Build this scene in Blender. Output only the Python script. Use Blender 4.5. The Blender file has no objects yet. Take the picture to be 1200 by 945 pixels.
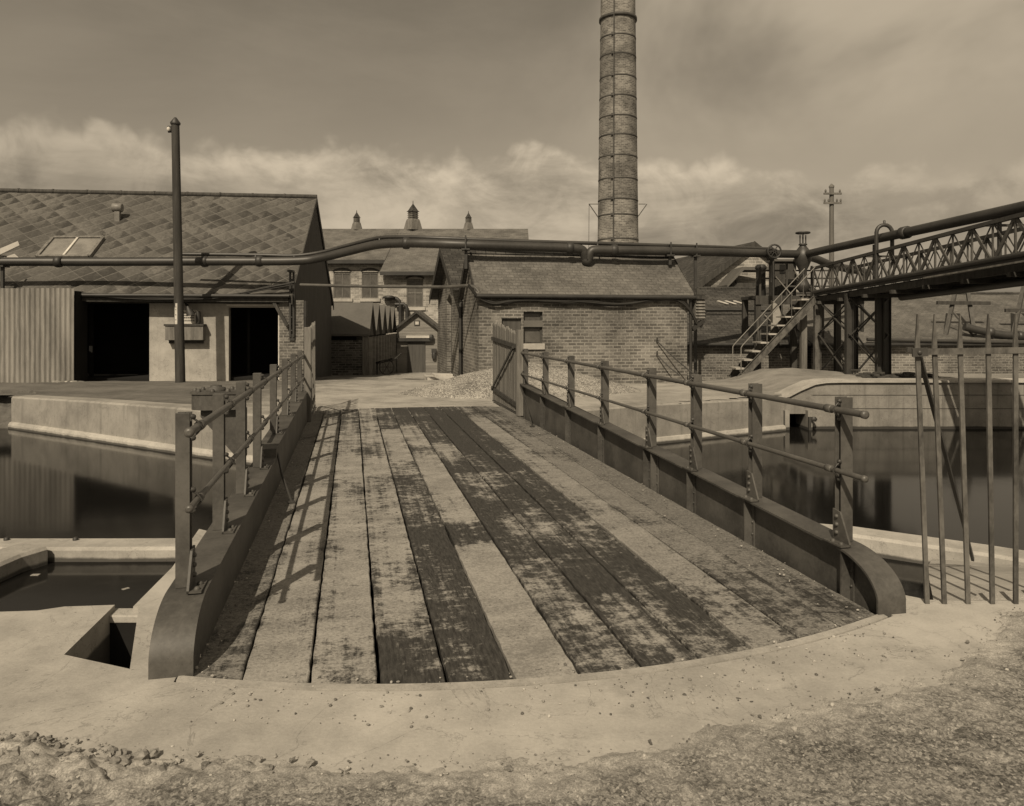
import bpy, bmesh, math, random
import numpy as np
from mathutils import Vector, Matrix
from mathutils.geometry import tessellate_polygon
rnd = random.Random(7)
scene = bpy.context.scene
COL = scene.collection
F, H, HZ = 880.0, 1.65, 378.0          # focal length in photo pixels, eye height, horizon row
PI = math.pi
A = math.radians(12.03)                # heading of the bridge and of the yard buildings
SA, CA = math.sin(A), math.cos(A)

def at(px, py, Y):                     # pixel of the photograph at a chosen distance
    return Vector(((px-600)/F*Y, Y, H-(py-HZ)/F*Y))
def W(L, s, z=0.0):                    # bridge frame: across, along, up
    return Vector((-SA*s+CA*L, CA*s+SA*L, z))

# ------------------------------------------------------------------ mesh building
class MB:
    def __init__(self): self.v=[]; self.f=[]; self.sm=[]
    def add(self, vs, fs, smooth=False):
        n=len(self.v); self.v += [tuple(p) for p in vs]
        for f in fs: self.f.append(tuple(i+n for i in f)); self.sm.append(smooth)
        return self
    def box(self, c, size, rz=0.0, M=None, bev=0.0):
        x,y,z=[d/2 for d in size]
        R=Matrix.Rotation(rz,3,'Z') if M is None else M
        c=Vector(c)
        if bev<=0:
            vs=[c+R@Vector((sx*x,sy*y,sz*z)) for sz in(-1,1) for sx,sy in((-1,-1),(1,-1),(1,1),(-1,1))]
            self.add(vs,[(3,2,1,0),(4,5,6,7),(0,1,5,4),(1,2,6,5),(2,3,7,6),(3,0,4,7)])
        else:
            b=min(bev,x*.45,y*.45,z*.45)
            bm=bmesh.new(); bmesh.ops.create_cube(bm,size=1)
            for v in bm.verts: v.co=Vector((v.co.x*2*x,v.co.y*2*y,v.co.z*2*z))
            bmesh.ops.bevel(bm,geom=bm.edges[:],offset=b,segments=2,affect='EDGES',profile=.5)
            bm.verts.index_update()
            self.add([c+R@v.co for v in bm.verts],[[v.index for v in f.verts] for f in bm.faces]); bm.free()
        return self
    def span(self, x0,x1,y0,y1,z0,z1,bev=0.0):
        return self.box(((x0+x1)/2,(y0+y1)/2,(z0+z1)/2),(abs(x1-x0),abs(y1-y0),abs(z1-z0)),bev=bev)
    def bar(self, p, q, w, h, up=(0,0,1), bev=0.0):     # rectangular bar from p to q
        p,q=Vector(p),Vector(q); d=q-p; l=d.length; d.normalize(); u=Vector(up)
        if abs(d.dot(u))>.98: u=Vector((0,1,0))
        s=d.cross(u).normalized(); u=s.cross(d).normalized()
        R=Matrix((s,d,u)).transposed()
        return self.box((p+q)/2,(w,l,h),M=R,bev=bev)
    def tube(self, pts, r, n=12, cap=True, smooth=True):
        pts=[Vector(p) for p in pts]; k=len(pts)
        rs=r if isinstance(r,(list,tuple)) else [r]*k
        vs=[]; fs=[]; prev=None
        for i,p in enumerate(pts):
            t=(pts[min(i+1,k-1)]-pts[max(i-1,0)]).normalized()
            if prev is None:
                a=Vector((0,0,1)) if abs(t.z)<.9 else Vector((1,0,0))
                s=t.cross(a).normalized()
            else:
                s=(prev-t*prev.dot(t)).normalized()
            prev=s; b=t.cross(s)
            for j in range(n):
                th=2*PI*j/n; vs.append(p+(s*math.cos(th)+b*math.sin(th))*rs[i])
        for i in range(k-1):
            for j in range(n):
                j2=(j+1)%n; fs.append((i*n+j,i*n+j2,(i+1)*n+j2,(i+1)*n+j))
        self.add(vs,fs,smooth)
        if cap:
            self.add(vs[:n],[tuple(reversed(range(n)))]); self.add(vs[-n:],[tuple(range(n))])
        return self
    def lathe(self, c, prof, n=24, smooth=True, axis=None):   # prof: (radius, height)
        c=Vector(c); vs=[]; fs=[]; k=len(prof)
        R=Matrix.Identity(3) if axis is None else Vector((0,0,1)).rotation_difference(Vector(axis)).to_matrix()
        for r,z in prof:
            for j in range(n):
                th=2*PI*j/n; vs.append(c+R@Vector((r*math.cos(th),r*math.sin(th),z)))
        for i in range(k-1):
            for j in range(n):
                j2=(j+1)%n; fs.append((i*n+j,i*n+j2,(i+1)*n+j2,(i+1)*n+j))
        self.add(vs,fs,smooth)
        self.add(vs[:n],[tuple(reversed(range(n)))]); self.add(vs[-n:],[tuple(range(n))])
        return self
    def prism(self, poly, O, ex, ey, ez):     # polygon in the plane (ex,ey), from O by vector ez
        O,ex,ey,ez=Vector(O),Vector(ex),Vector(ey),Vector(ez)
        n=len(poly); a=[O+ex*p[0]+ey*p[1] for p in poly]; b=[p+ez for p in a]
        tri=tessellate_polygon([[Vector((p[0],p[1],0)) for p in poly]])
        area=sum(poly[i][0]*poly[(i+1)%n][1]-poly[(i+1)%n][0]*poly[i][1] for i in range(n))
        flip=(area<0)!=(ex.cross(ey).dot(ez)<0)
        fs=[]
        for t in tri:
            q=[poly[i] for i in t]
            ar=(q[1][0]-q[0][0])*(q[2][1]-q[0][1])-(q[2][0]-q[0][0])*(q[1][1]-q[0][1])
            if (ar<0)!=(ex.cross(ey).dot(ez)<0): t=tuple(reversed(t))
            fs.append(tuple(i+n for i in t)); fs.append(tuple(reversed(t)))
        for i in range(n):
            j=(i+1)%n; q=(i,j,j+n,i+n); fs.append(tuple(reversed(q)) if flip else q)
        return self.add(a+b,fs)
    def bolt(self, p, d, r=.014, h=.012):
        p,d=Vector(p),Vector(d).normalized()
        return self.lathe(p,[(r,0),(r*.95,h*.5),(r*.6,h*.9),(r*.15,h)],n=7,axis=d)
    def build(self, name, mat, parent=None, label=None, shift=None, auto=False):
        me=bpy.data.meshes.new(name)
        vs=self.v if shift is None else [tuple(Vector(p)-Vector(shift)) for p in self.v]
        me.from_pydata(vs,[],self.f); me.update()
        me.polygons.foreach_set('use_smooth',self.sm)
        uv_project(me)
        me.materials.append(mat)
        o=bpy.data.objects.new(name,me); COL.objects.link(o)
        if parent: o.parent=parent
        if label: o['label']=label
        return o
def uv_project(me):                        # metres along the face, so courses run level on every wall and roof
    uv=me.uv_layers.new(name='UVMap'); n=len(me.polygons)
    lv=np.empty(len(me.loops),np.int32); me.loops.foreach_get('vertex_index',lv)
    co=np.empty(len(me.vertices)*3); me.vertices.foreach_get('co',co); co=co.reshape(-1,3)[lv]
    nr=np.empty(n*3); me.polygons.foreach_get('normal',nr); nr=nr.reshape(-1,3)
    tot=np.empty(n,np.int32); me.polygons.foreach_get('loop_total',tot); nr=np.repeat(nr,tot,axis=0)
    t=np.stack([-nr[:,1],nr[:,0],np.zeros(len(nr))],1); ln=np.linalg.norm(t,axis=1)
    flat=ln<.08; t[flat]=(1,0,0); ln[flat]=1; t/=ln[:,None]
    b=np.cross(nr,t); b[flat]=(0,1,0)
    uv.data.foreach_set('uv',np.stack([(co*t).sum(1),(co*b).sum(1)],1).ravel())
def tag(o,label=None,cat=None,group=None,kind=None):
    if label: o['label']=label
    if cat: o['category']=cat
    if group: o['group']=group
    if kind: o['kind']=kind
    return o
def thing(name,label,cat,loc=(0,0,0),rz=0.0,group=None):
    o=bpy.data.objects.new(name,None); COL.objects.link(o); o.empty_display_size=.2
    o.location=loc; o.rotation_euler=(0,0,rz)
    return tag(o,label,cat,group)
def dup(root, loc, rz=None, label=None):
    def cp(o,par):
        c=o.copy(); COL.objects.link(c)
        if par: c.parent=par
        for ch in list(o.children): cp(ch,c)
        return c
    r=cp(root,None); r.location=loc
    if rz is not None: r.rotation_euler=(0,0,rz)
    if label: r['label']=label
    return r
def interp(x,pts):
    xs=[p[0] for p in pts]; ys=[p[1] for p in pts]
    return np.interp(x,xs,ys)
# numpy value noise
_perm=np.random.RandomState(3).rand(256,256)
def vnoise(x,y):
    xi=np.floor(x).astype(int); yi=np.floor(y).astype(int); fx=x-xi; fy=y-yi
    fx=fx*fx*(3-2*fx); fy=fy*fy*(3-2*fy)
    g=lambda a,b:_perm[a%256,b%256]
    return (g(xi,yi)*(1-fx)+g(xi+1,yi)*fx)*(1-fy)+(g(xi,yi+1)*(1-fx)+g(xi+1,yi+1)*fx)*fy
def fbm(x,y,o=4,l=2.03,gain=.5):
    s=0; a=1; t=0
    for i in range(o):
        s=s+a*vnoise(x+17.3*i,y+9.1*i); t+=a; x=x*l; y=y*l; a*=gain
    return s/t
def clods(x,y,cell):                       # rounded lumps: 1 - distance to the nearest jittered point
    xi=np.floor(x/cell).astype(int); yi=np.floor(y/cell).astype(int); best=np.full(np.shape(x),9.0); hh=np.zeros(np.shape(x))
    for dx in(-1,0,1):
        for dy in(-1,0,1):
            a=(xi+dx); b=(yi+dy)
            jx=(a+_perm[a%256,b%256])*cell; jy=(b+_perm[(b+91)%256,(a+37)%256])*cell
            d=np.hypot(x-jx,y-jy)/cell; r=_perm[(a+11)%256,(b+53)%256]
            m=d<best; best=np.where(m,d,best); hh=np.where(m,r,hh)
    return np.sqrt(np.clip(1-(best/.62)**2,0,1))*hh
def grid(name,X,Y,Z,mat,keep=None,extra=None):
    ny,nx=X.shape; v=np.stack([X,Y,Z],-1).reshape(-1,3)
    idx=np.arange(nx*ny).reshape(ny,nx)
    q=np.stack([idx[:-1,:-1],idx[:-1,1:],idx[1:,1:],idx[1:,:-1]],-1).reshape(-1,4)
    if keep is not None: q=q[keep.reshape(-1)]
    mb=MB(); mb.v=[tuple(p) for p in v]; mb.f=[tuple(int(i) for i in f) for f in q]; mb.sm=[True]*len(mb.f)
    if extra: extra(mb)
    return mb.build(name,mat)

# ------------------------------------------------------------------ materials (a warm grey world, as the print shows it)
TA=(1.0,.955,.875)
def sep(v): return (v*TA[0],v*TA[1],v*TA[2],1)
class NT:
    def __init__(s,name):
        s.m=bpy.data.materials.new(name); s.m.use_nodes=True; s.t=s.m.node_tree; s.t.nodes.clear()
        s.out=s.t.nodes.new('ShaderNodeOutputMaterial'); s.b=s.t.nodes.new('ShaderNodeBsdfPrincipled')
        s.t.links.new(s.b.outputs[0],s.out.inputs[0])
    def n(s,typ,**kw):
        nd=s.t.nodes.new(typ)
        for k,v in kw.items():
            if k in nd.inputs.keys() if hasattr(nd.inputs,'keys') else False: pass
            setattr(nd,k,v)
        return nd
    def link(s,a,b): s.t.links.new(a,b)
    def set(s,nd,**kw):
        for k,v in kw.items():
            inp=nd.inputs[k.replace('_',' ')]
            if hasattr(v,'is_linked') or isinstance(v,bpy.types.NodeSocket): s.link(v,inp)
            else: inp.default_value=v
        return nd
    def math(s,op,a,b=0.0,c=None,clamp=False):
        nd=s.t.nodes.new('ShaderNodeMath'); nd.operation=op; nd.use_clamp=clamp
        for i,v in enumerate((a,b) if c is None else (a,b,c)):
            if isinstance(v,bpy.types.NodeSocket): s.link(v,nd.inputs[i])
            else: nd.inputs[i].default_value=v
        return nd.outputs[0]
    def step(s,v,lo,hi,a=0.0,b=1.0):
        nd=s.t.nodes.new('ShaderNodeMapRange'); nd.interpolation_type='SMOOTHSTEP'; s.link(v,nd.inputs[0])
        for i,x in enumerate((lo,hi,a,b)): nd.inputs[i+1].default_value=x
        return nd.outputs[0]
    def mix(s,f,a,b):
        nd=s.t.nodes.new('ShaderNodeMix'); nd.data_type='RGBA'
        for sock,v in((nd.inputs[0],f),(nd.inputs[6],a),(nd.inputs[7],b)):
            if isinstance(v,bpy.types.NodeSocket): s.link(v,sock)
            elif isinstance(v,(int,float)) and sock!=nd.inputs[0]: sock.default_value=sep(v)
            else: sock.default_value=v
        return nd.outputs[2]
    def scale(s,colr,f):                   # multiply a colour by a factor
        nd=s.t.nodes.new('ShaderNodeVectorMath'); nd.operation='SCALE'; s.link(colr,nd.inputs[0])
        if isinstance(f,bpy.types.NodeSocket): s.link(f,nd.inputs['Scale'])
        else: nd.inputs['Scale'].default_value=f
        return nd.outputs[0]
    def coord(s,kind='Object',sc=(1,1,1),rot=(0,0,0),rand=False):
        tc=s.t.nodes.new('ShaderNodeTexCoord'); mp=s.t.nodes.new('ShaderNodeMapping')
        s.link(tc.outputs[kind],mp.inputs[0]); mp.inputs['Scale'].default_value=sc; mp.inputs['Rotation'].default_value=rot
        if rand:
            oi=s.t.nodes.new('ShaderNodeObjectInfo'); v=s.math('MULTIPLY',oi.outputs['Random'],37.0)
            c=s.t.nodes.new('ShaderNodeCombineXYZ'); s.link(v,c.inputs[0]); s.link(v,c.inputs[1]); s.link(c.outputs[0],mp.inputs['Location'])
        return mp.outputs[0]
    def noise(s,vec,scale,detail=5,rough=.6,dist=0.0):
        nd=s.t.nodes.new('ShaderNodeTexNoise'); s.link(vec,nd.inputs['Vector'])
        nd.inputs['Scale'].default_value=scale; nd.inputs['Detail'].default_value=detail; nd.inputs['Roughness'].default_value=rough
        nd.inputs['Distortion'].default_value=dist
        return nd.outputs[0]
    def voro(s,vec,scale,out='Distance'):
        nd=s.t.nodes.new('ShaderNodeTexVoronoi'); s.link(vec,nd.inputs['Vector']); nd.inputs['Scale'].default_value=scale
        return nd.outputs[out]
    def bump(s,h,strength=.3,dist=.02,prev=None):
        nd=s.t.nodes.new('ShaderNodeBump'); nd.inputs['Strength'].default_value=strength; nd.inputs['Distance'].default_value=dist
        s.link(h,nd.inputs['Height'])
        if prev is not None: s.link(prev,nd.inputs['Normal'])
        return nd.outputs[0]
    def done(s,colr,rough=.8,normal=None,spec=.3,metal=0.0):
        if isinstance(colr,bpy.types.NodeSocket): s.link(colr,s.b.inputs['Base Color'])
        else: s.b.inputs['Base Color'].default_value=colr
        if isinstance(rough,bpy.types.NodeSocket): s.link(rough,s.b.inputs['Roughness'])
        else: s.b.inputs['Roughness'].default_value=rough
        s.b.inputs['Specular IOR Level'].default_value=spec; s.b.inputs['Metallic'].default_value=metal
        if normal is not None: s.link(normal,s.b.inputs['Normal'])
        return s.m

def plain(name,v,rough=.75,var=.35,big=1.2,fine=25.0,bump=.25,dist=.01,spec=.3,sc=(1,1,1),metal=0,speck=0.0):
    t=NT(name); c=t.coord('Object',sc,rand=True)
    a=t.noise(c,big,5,.65); b=t.noise(c,fine,4,.7)
    m=t.math('ADD',t.math('MULTIPLY',a,.7),t.math('MULTIPLY',b,.3))
    col=t.mix(t.step(m,.33,.67),v*(1-var),v*(1+var*.7))
    if speck:
        k=t.step(t.noise(c,fine*2.3,3,.6),.62,.7); col=t.mix(t.math('MULTIPLY',k,speck),col,v*.25)
    return t.done(col,rough,t.bump(m,bump,dist),spec,metal)

def concrete(name,v,streak=0.0,tide_shade_z=None,grit=.0):
    t=NT(name); c=t.coord('Object',rand=False)
    a=t.noise(c,.55,5,.6,.4); b=t.noise(c,3.1,6,.7); f=t.noise(c,60,4,.75)
    m=t.math('ADD',t.math('MULTIPLY',a,.5),t.math('ADD',t.math('MULTIPLY',b,.34),t.math('MULTIPLY',f,.16)))
    col=t.mix(t.step(m,.34,.64),v*.62,v*1.16)
    spots=t.step(t.noise(c,9.0,4,.7),.62,.71); col=t.mix(t.math('MULTIPLY',spots,.42),col,v*.4)
    big=t.step(t.noise(c,1.7,6,.72,.6),.56,.70); col=t.mix(t.math('MULTIPLY',big,.38),col,v*.5)
    dots=t.step(t.noise(c,38.0,2,.5),.71,.75); col=t.mix(t.math('MULTIPLY',dots,.75),col,v*.18)
    if streak:
        s=t.noise(t.coord('Object',(5.5,5.5,.35)),1.0,5,.7); col=t.mix(t.math('MULTIPLY',t.step(s,.5,.72),streak),col,v*.35)
    if tide_shade_z is not None:                       # wet band above the canal; on the apron, painted shade of the slot
        sp=t.t.nodes.new('ShaderNodeSeparateXYZ'); t.link(c,sp.inputs[0])
        z=t.math('ADD',sp.outputs[2],t.math('MULTIPLY',t.math('SUBTRACT',b,.5),.05))
        col=t.mix(t.step(z,tide_shade_z-.01,tide_shade_z+.02,.88,0),col,v*.12)
    crack=t.noise(t.coord('Object',(1.0,1.0,1.0)),1.3,7,.6,.8); ck=t.math('ABSOLUTE',t.math('SUBTRACT',crack,.5))
    col=t.mix(t.math('MULTIPLY',t.step(ck,.0,.006,1,0),.4),col,v*.3)
    return t.done(col,.88,t.bump(t.math('ADD',t.math('MULTIPLY',b,.6),t.math('MULTIPLY',f,.4)),.45,.012),.2)

def brick(name,v,mortar,w=.30,h=.105,var=.5,ms=.013,stain=.4):
    t=NT(name); uv=t.coord('UV')
    wob=t.noise(t.coord('UV'),9,2,.5)
    vm=t.t.nodes.new('ShaderNodeVectorMath'); vm.operation='MULTIPLY_ADD'
    cb=t.t.nodes.new('ShaderNodeCombineXYZ'); t.link(wob,cb.inputs[0]); t.link(wob,cb.inputs[1])
    t.link(cb.outputs[0],vm.inputs[0]); vm.inputs[1].default_value=(.012,.012,0); t.link(uv,vm.inputs[2])
    b=t.t.nodes.new('ShaderNodeTexBrick'); t.link(vm.outputs[0],b.inputs['Vector'])
    b.inputs['Scale'].default_value=1; b.inputs['Brick Width'].default_value=w; b.inputs['Row Height'].default_value=h
    b.inputs['Mortar Size'].default_value=ms; b.inputs['Mortar Smooth'].default_value=.25; b.inputs['Bias'].default_value=-.1
    b.inputs['Color1'].default_value=sep(v*(1-var)); b.inputs['Color2'].default_value=sep(v*(1+var)); b.inputs['Mortar'].default_value=sep(mortar)
    o=t.coord('Object'); n=t.noise(o,.7,5,.65); f=t.noise(o,22,4,.7)
    col=t.scale(b.outputs[0],t.math('ADD',t.step(n,.3,.7,1-stain,1+stain*.35),t.step(f,.3,.7,-.18,.18)))
    hgt=t.math('SUBTRACT',t.math('MULTIPLY',f,.25),b.outputs['Fac'])
    return t.done(col,.88,t.bump(hgt,.5,.012),.15)

def slate(name,v,w=.3,h=.22,var=.3,mort=.5,lich=0.3):
    t=NT(name); uv=t.coord('UV')
    b=t.t.nodes.new('ShaderNodeTexBrick'); t.link(uv,b.inputs['Vector'])
    b.inputs['Scale'].default_value=1; b.inputs['Brick Width'].default_value=w; b.inputs['Row Height'].default_value=h
    b.inputs['Mortar Size'].default_value=.012; b.inputs['Mortar Smooth'].default_value=.1
    b.inputs['Color1'].default_value=sep(v*(1-var)); b.inputs['Color2'].default_value=sep(v*(1+var)); b.inputs['Mortar'].default_value=sep(v*mort)
    o=t.coord('Object'); n=t.noise(o,1.1,6,.7); f=t.noise(o,16,4,.7)
    col=t.scale(b.outputs[0],t.math('ADD',t.step(n,.32,.68,.72,1.25),t.step(f,.3,.7,-.2,.2)))
    col=t.mix(t.math('MULTIPLY',t.step(t.noise(o,5.0,5,.7),.58,.72),lich),col,v*2.0)
    hgt=t.math('SUBTRACT',t.math('MULTIPLY',f,.3),b.outputs['Fac'])
    return t.done(col,.72,t.bump(hgt,.5,.012),.3)

def diamond(name,v):                        # diamond-laid roofing squares with pale edges and lichen
    t=NT(name); uv=t.coord('UV',(1,1,1),(0,0,math.radians(45)))
    b=t.t.nodes.new('ShaderNodeTexBrick'); b.offset=0.0; t.link(uv,b.inputs['Vector'])
    b.inputs['Scale'].default_value=1; b.inputs['Brick Width'].default_value=.47; b.inputs['Row Height'].default_value=.47
    b.inputs['Mortar Size'].default_value=.016; b.inputs['Mortar Smooth'].default_value=.3
    b.inputs['Color1'].default_value=sep(v*.42); b.inputs['Color2'].default_value=sep(v*.98); b.inputs['Mortar'].default_value=sep(v*.9)
    o=t.coord('Object'); n=t.noise(o,.55,4,.6); n2=t.noise(o,2.3,6,.72,.5)
    # weathered lower corners: paler triangles, tile by tile
    w=t.t.nodes.new('ShaderNodeSeparateXYZ'); t.link(uv,w.inputs[0])
    fx=t.math('FRACT',t.math('DIVIDE',w.outputs[0],.47)); fy=t.math('FRACT',t.math('DIVIDE',w.outputs[1],.47))
    tri=t.step(t.math('ADD',t.math('ADD',fx,fy),t.math('MULTIPLY',t.math('SUBTRACT',n2,.5),2.6)),.75,1.15,1,0)
    l=t.math('MAXIMUM',t.math('MULTIPLY',t.step(n2,.50,.66),t.step(n,.36,.62,.2,.9)),t.math('MULTIPLY',tri,t.step(n,.35,.62,.05,.6)))
    ln=t.math('MAXIMUM',t.step(fx,.03,.07,.75,0),t.step(fy,.02,.05,.3,0))
    col=t.mix(ln,t.mix(l,b.outputs[0],v*1.55),v*1.65)
    col=t.scale(col,t.step(t.noise(o,14,4,.7),.3,.7,.82,1.15))
    hgt=t.math('ADD',t.math('MULTIPLY',n2,.4),b.outputs['Fac'])
    return t.done(col,.85,t.bump(hgt,.35,.012),.15)

def deckwood(name):
    t=NT(name); o=t.coord('Object'); st=t.coord('Object',(4.2,.55,1)); st2=t.coord('Object',(9.0,1.3,1))
    at_=t.t.nodes.new('ShaderNodeAttribute'); at_.attribute_name='dust'; tone=at_.outputs['Fac']
    rn=t.coord('Object',(17,.45,1),rand=True); ag=t.t.nodes.new('ShaderNodeAttribute'); ag.attribute_name='grime'
    a=t.noise(rn,1.0,4,.6,.3); b=t.noise(t.coord('Object',(1.5,2.6,1)),1.25,5,.7); g=t.noise(t.coord('Object',(60,9,10)),1.0,4,.75); e=t.noise(o,55,4,.75); r=t.noise(t.coord('Object',(9,12,1)),1.0,8,.74,.3)
    patch=t.noise(t.coord('Object',(1.2,.9,1)),1.0,3,.55)
    d=t.math('ADD',tone,t.math('MULTIPLY',t.math('SUBTRACT',a,.5),1.05))
    d=t.math('ADD',d,t.math('MULTIPLY',t.math('SUBTRACT',b,.5),.7))
    d=t.math('ADD',d,t.math('MULTIPLY',t.math('SUBTRACT',patch,.5),1.3))
    d=t.math('ADD',d,t.math('MULTIPLY',t.math('SUBTRACT',e,.5),.6)); d=t.math('ADD',d,t.math('MULTIPLY',t.math('SUBTRACT',r,.5),2.0))
    d=t.math('ADD',d,t.math('MULTIPLY',t.math('SUBTRACT',g,.5),.35))
    m=t.step(d,.24,.70)
    dark=t.mix(t.step(g,.3,.7),.022,.062)
    pale=t.mix(t.step(t.math('ADD',t.math('MULTIPLY',e,.5),t.math('MULTIPLY',b,.5)),.36,.64),.17,.34)
    pale=t.mix(ag.outputs['Fac'],pale,t.mix(t.step(e,.35,.65),.075,.19))
    col=t.mix(m,dark,pale)
    dots=t.step(t.noise(o,44,2,.5),.68,.72); col=t.mix(t.math('MULTIPLY',dots,.7),col,.04)
    hh=t.math('ADD',t.math('MULTIPLY',e,.5),t.math('ADD',t.math('MULTIPLY',m,.5),t.math('MULTIPLY',g,.4)))
    return t.done(col,t.step(m,0,1,.62,.92),t.bump(hh,.55,.012),.3)

def watermat(name):
    t=NT(name); c=t.coord('Object',(1,1,1)); n=t.noise(c,2.2,2,.5); n2=t.noise(c,.35,2,.5)
    t.b.inputs['IOR'].default_value=1.33
    sc=t.step(t.noise(t.coord('Object',(.7,2.0,1)),1.1,6,.7),.60,.72)
    col=t.mix(t.math('MULTIPLY',sc,.25),.008,.03)
    return t.done(col,.085,t.bump(t.math('ADD',n,n2),.05,.012),.25)

def gravelmat(name,v,sc=70.0,cl=3.0,edge=False):
    t=NT(name); o=t.coord('Object')
    vd=t.t.nodes.new('ShaderNodeTexVoronoi'); t.link(o,vd.inputs['Vector']); vd.inputs['Scale'].default_value=sc
    sp=t.t.nodes.new('ShaderNodeSeparateColor'); t.link(vd.outputs['Color'],sp.inputs[0])
    n=t.noise(o,cl,6,.7); f=t.noise(o,sc*.6,4,.75)
    m=t.math('ADD',t.math('MULTIPLY',sp.outputs[0],.28),t.math('ADD',t.math('MULTIPLY',n,.7),t.math('MULTIPLY',f,.5)))
    col=t.mix(t.step(m,.5,.98),v*.36,v*1.4)
    dk=t.step(t.noise(o,sc*.42,3,.6),.60,.68); pt=t.step(t.noise(o,2.1,4,.6),.4,.62,.25,.9)
    col=t.mix(t.math('MULTIPLY',dk,pt),col,v*.2)
    ls=t.step(sp.outputs[1],.93,.96); col=t.mix(t.math('MULTIPLY',ls,.7),col,v*1.8)
    if edge:
        ae=t.t.nodes.new('ShaderNodeAttribute'); ae.attribute_name='thin'; col=t.mix(ae.outputs['Fac'],col,t.mix(t.step(n,.35,.65),.28,.42))
    f2=t.noise(o,sc*1.6,3,.7); col=t.scale(col,t.step(f2,.32,.68,.72,1.28)); hh=t.math('ADD',t.math('MULTIPLY',f,.5),t.math('MULTIPLY',f2,.5))
    return t.done(col,.97,t.bump(hh,.5,.012),.05)

def yardmat(name,v):
    t=NT(name); o=t.coord('Object'); w=t.t.nodes.new('ShaderNodeSeparateXYZ'); t.link(o,w.inputs[0]); a=t.noise(t.coord('Object',(.5,.9,1)),1.0,6,.7); b=t.noise(o,2.2,6,.7); f=t.noise(o,30,4,.75)
    m=t.math('ADD',t.math('MULTIPLY',a,.5),t.math('ADD',t.math('MULTIPLY',b,.3),t.math('MULTIPLY',f,.2)))
    col=t.mix(t.step(m,.36,.62),v*.6,v*1.12)
    side=t.math('ADD',w.outputs[0],t.math('MULTIPLY',t.math('SUBTRACT',b,.5),3.0))   # cinder roadway before the workshop
    col=t.scale(col,t.step(side,-6.5,-4.2,.42,1.0)); col=t.scale(col,t.step(side,4.0,6.5,1.0,.72))
    return t.done(col,.95,t.bump(t.math('ADD',b,f),.6,.03),.15)

def stonemat(name,lo,hi):
    t=NT(name); g=t.t.nodes.new('ShaderNodeNewGeometry'); f=t.noise(t.coord('Object'),60,3,.6)
    col=t.scale(t.mix(g.outputs['Random Per Island'],lo,hi),t.step(f,.3,.7,.75,1.2))
    return t.done(col,.95,None,.1)
M=dict(
 apron=concrete('apron_concrete',.385,0,-.14), slope=concrete('bank_concrete',.37,.1), quayold=concrete('old_quay_concrete',.24,.6,-.745), quay=concrete('quay_concrete',.28,.45,-.745), coping=concrete('coping_concrete',.40,.2,-.765),  # apron's dark lower part paints shade onto the slot walls
 steel=plain('painted_steel',.078,.58,.42,2.2,34,.2,.006,.4,speck=.35), steeldk=plain('dark_steel',.045,.5,.35,2,25,.2,.006,.45),
 rail=plain('rail_steel',.09,.45,.25,3,30,.12,.004,.5), dustplate=plain('dusty_plate',.33,.85,.3,3,60,.3,.006,.2,speck=.6),
 deck=deckwood('deck_timber'), water=watermat('canal_water'), bed=plain('canal_mud',.03,.9),
 gravel=gravelmat('verge_gravel',.20,95,4.0,True), heap=gravelmat('heap_gravel',.25,48,2.0), yard=yardmat('yard_earth',.36),
 stone=stonemat('stone',.09,.42), clod=stonemat('earth_clod',.13,.27), stonedk=plain('dark_stone',.1,.9,.4,3,22,.5,.02,.2),
 iron=plain('cast_iron',.03,.55,.4,1.5,30,.15,.005,.5), pipe=plain('tarred_pipe',.04,.48,.35,1.0,20,.12,.005,.5),
 timber=plain('weathered_timber',.16,.8,.4,1.5,14,.35,.01,.25,sc=(6,6,.6)), timberdk=plain('dark_timber',.055,.8,.4,1.5,14,.3,.01,.25,sc=(6,6,.6)),
 fence=plain('fence_iron',.10,.65,.6,6,40,.3,.004,.35,sc=(1,1,.5)),
 pole=plain('tarred_pole',.05,.75,.4,2,20,.3,.008,.25,sc=(5,5,.4)), pale_pole=plain('grey_pole',.14,.75,.3,2,20,.3,.008,.25,sc=(5,5,.4)),
 render=concrete('limewashed_render',.365,.18), painted_dark=plain('painted_shade',.012,.95), corr=plain('corrugated_iron',.22,.6,.4,1.0,9,.15,.006,.35,sc=(3,3,.35)),  # near-black colour paints in the shade of interiors and recesses
 brick=brick('hut_brick',.165,.26,.23,.086,.34,.014,.5), brickfar=brick('works_brick',.30,.42,.34,.13,.3), brickchim=brick('chimney_brick',.19,.29,.26,.10,.35,.014,.55),
 brickdk=brick('shed_brick',.10,.2), slate=slate('slate_roof',.112,.21,.125,.16,.72,.25), slatedk=slate('dark_slate',.055,.28,.2,.3,.4,.35), slatefar=slate('works_slate',.125,.3,.2,.10,.8,.1),
 diamond=diamond('diamond_roof',.095), felt=plain('roof_felt',.10,.8,.2,.6,12,.2,.01), board=plain('grey_boarding',.2,.75,.25,1.2,16,.2,.006,.25,sc=(.6,.6,5)),
 white=plain('white_paint',.55,.6,.2,3,25,.1,.004), glass=plain('dull_glass',.10,.18,.3,1.5,8,.02,.002,.5), blind=plain('window_blind',.13,.8,.15),
 wheel=plain('rusty_iron',.07,.7,.4), cable=plain('cable_rubber',.03,.6,.3), rod=plain('pale_rod',.19,.55,.3,4,30,.1,.004,.4),
 door=plain('boarded_door',.075,.7,.3,1.5,16,.2,.006,.3,sc=(8,8,.5)), paper=plain('notice_paper',.5,.8,.2), ink=plain('dark_lettering',.08,.8,.2),
 hill=plain('far_hillside',.10,.95,.5,.06,.6,.1,.3), leaf=plain('far_foliage',.06,.9,.5,.5,3,.4,.1))
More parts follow.
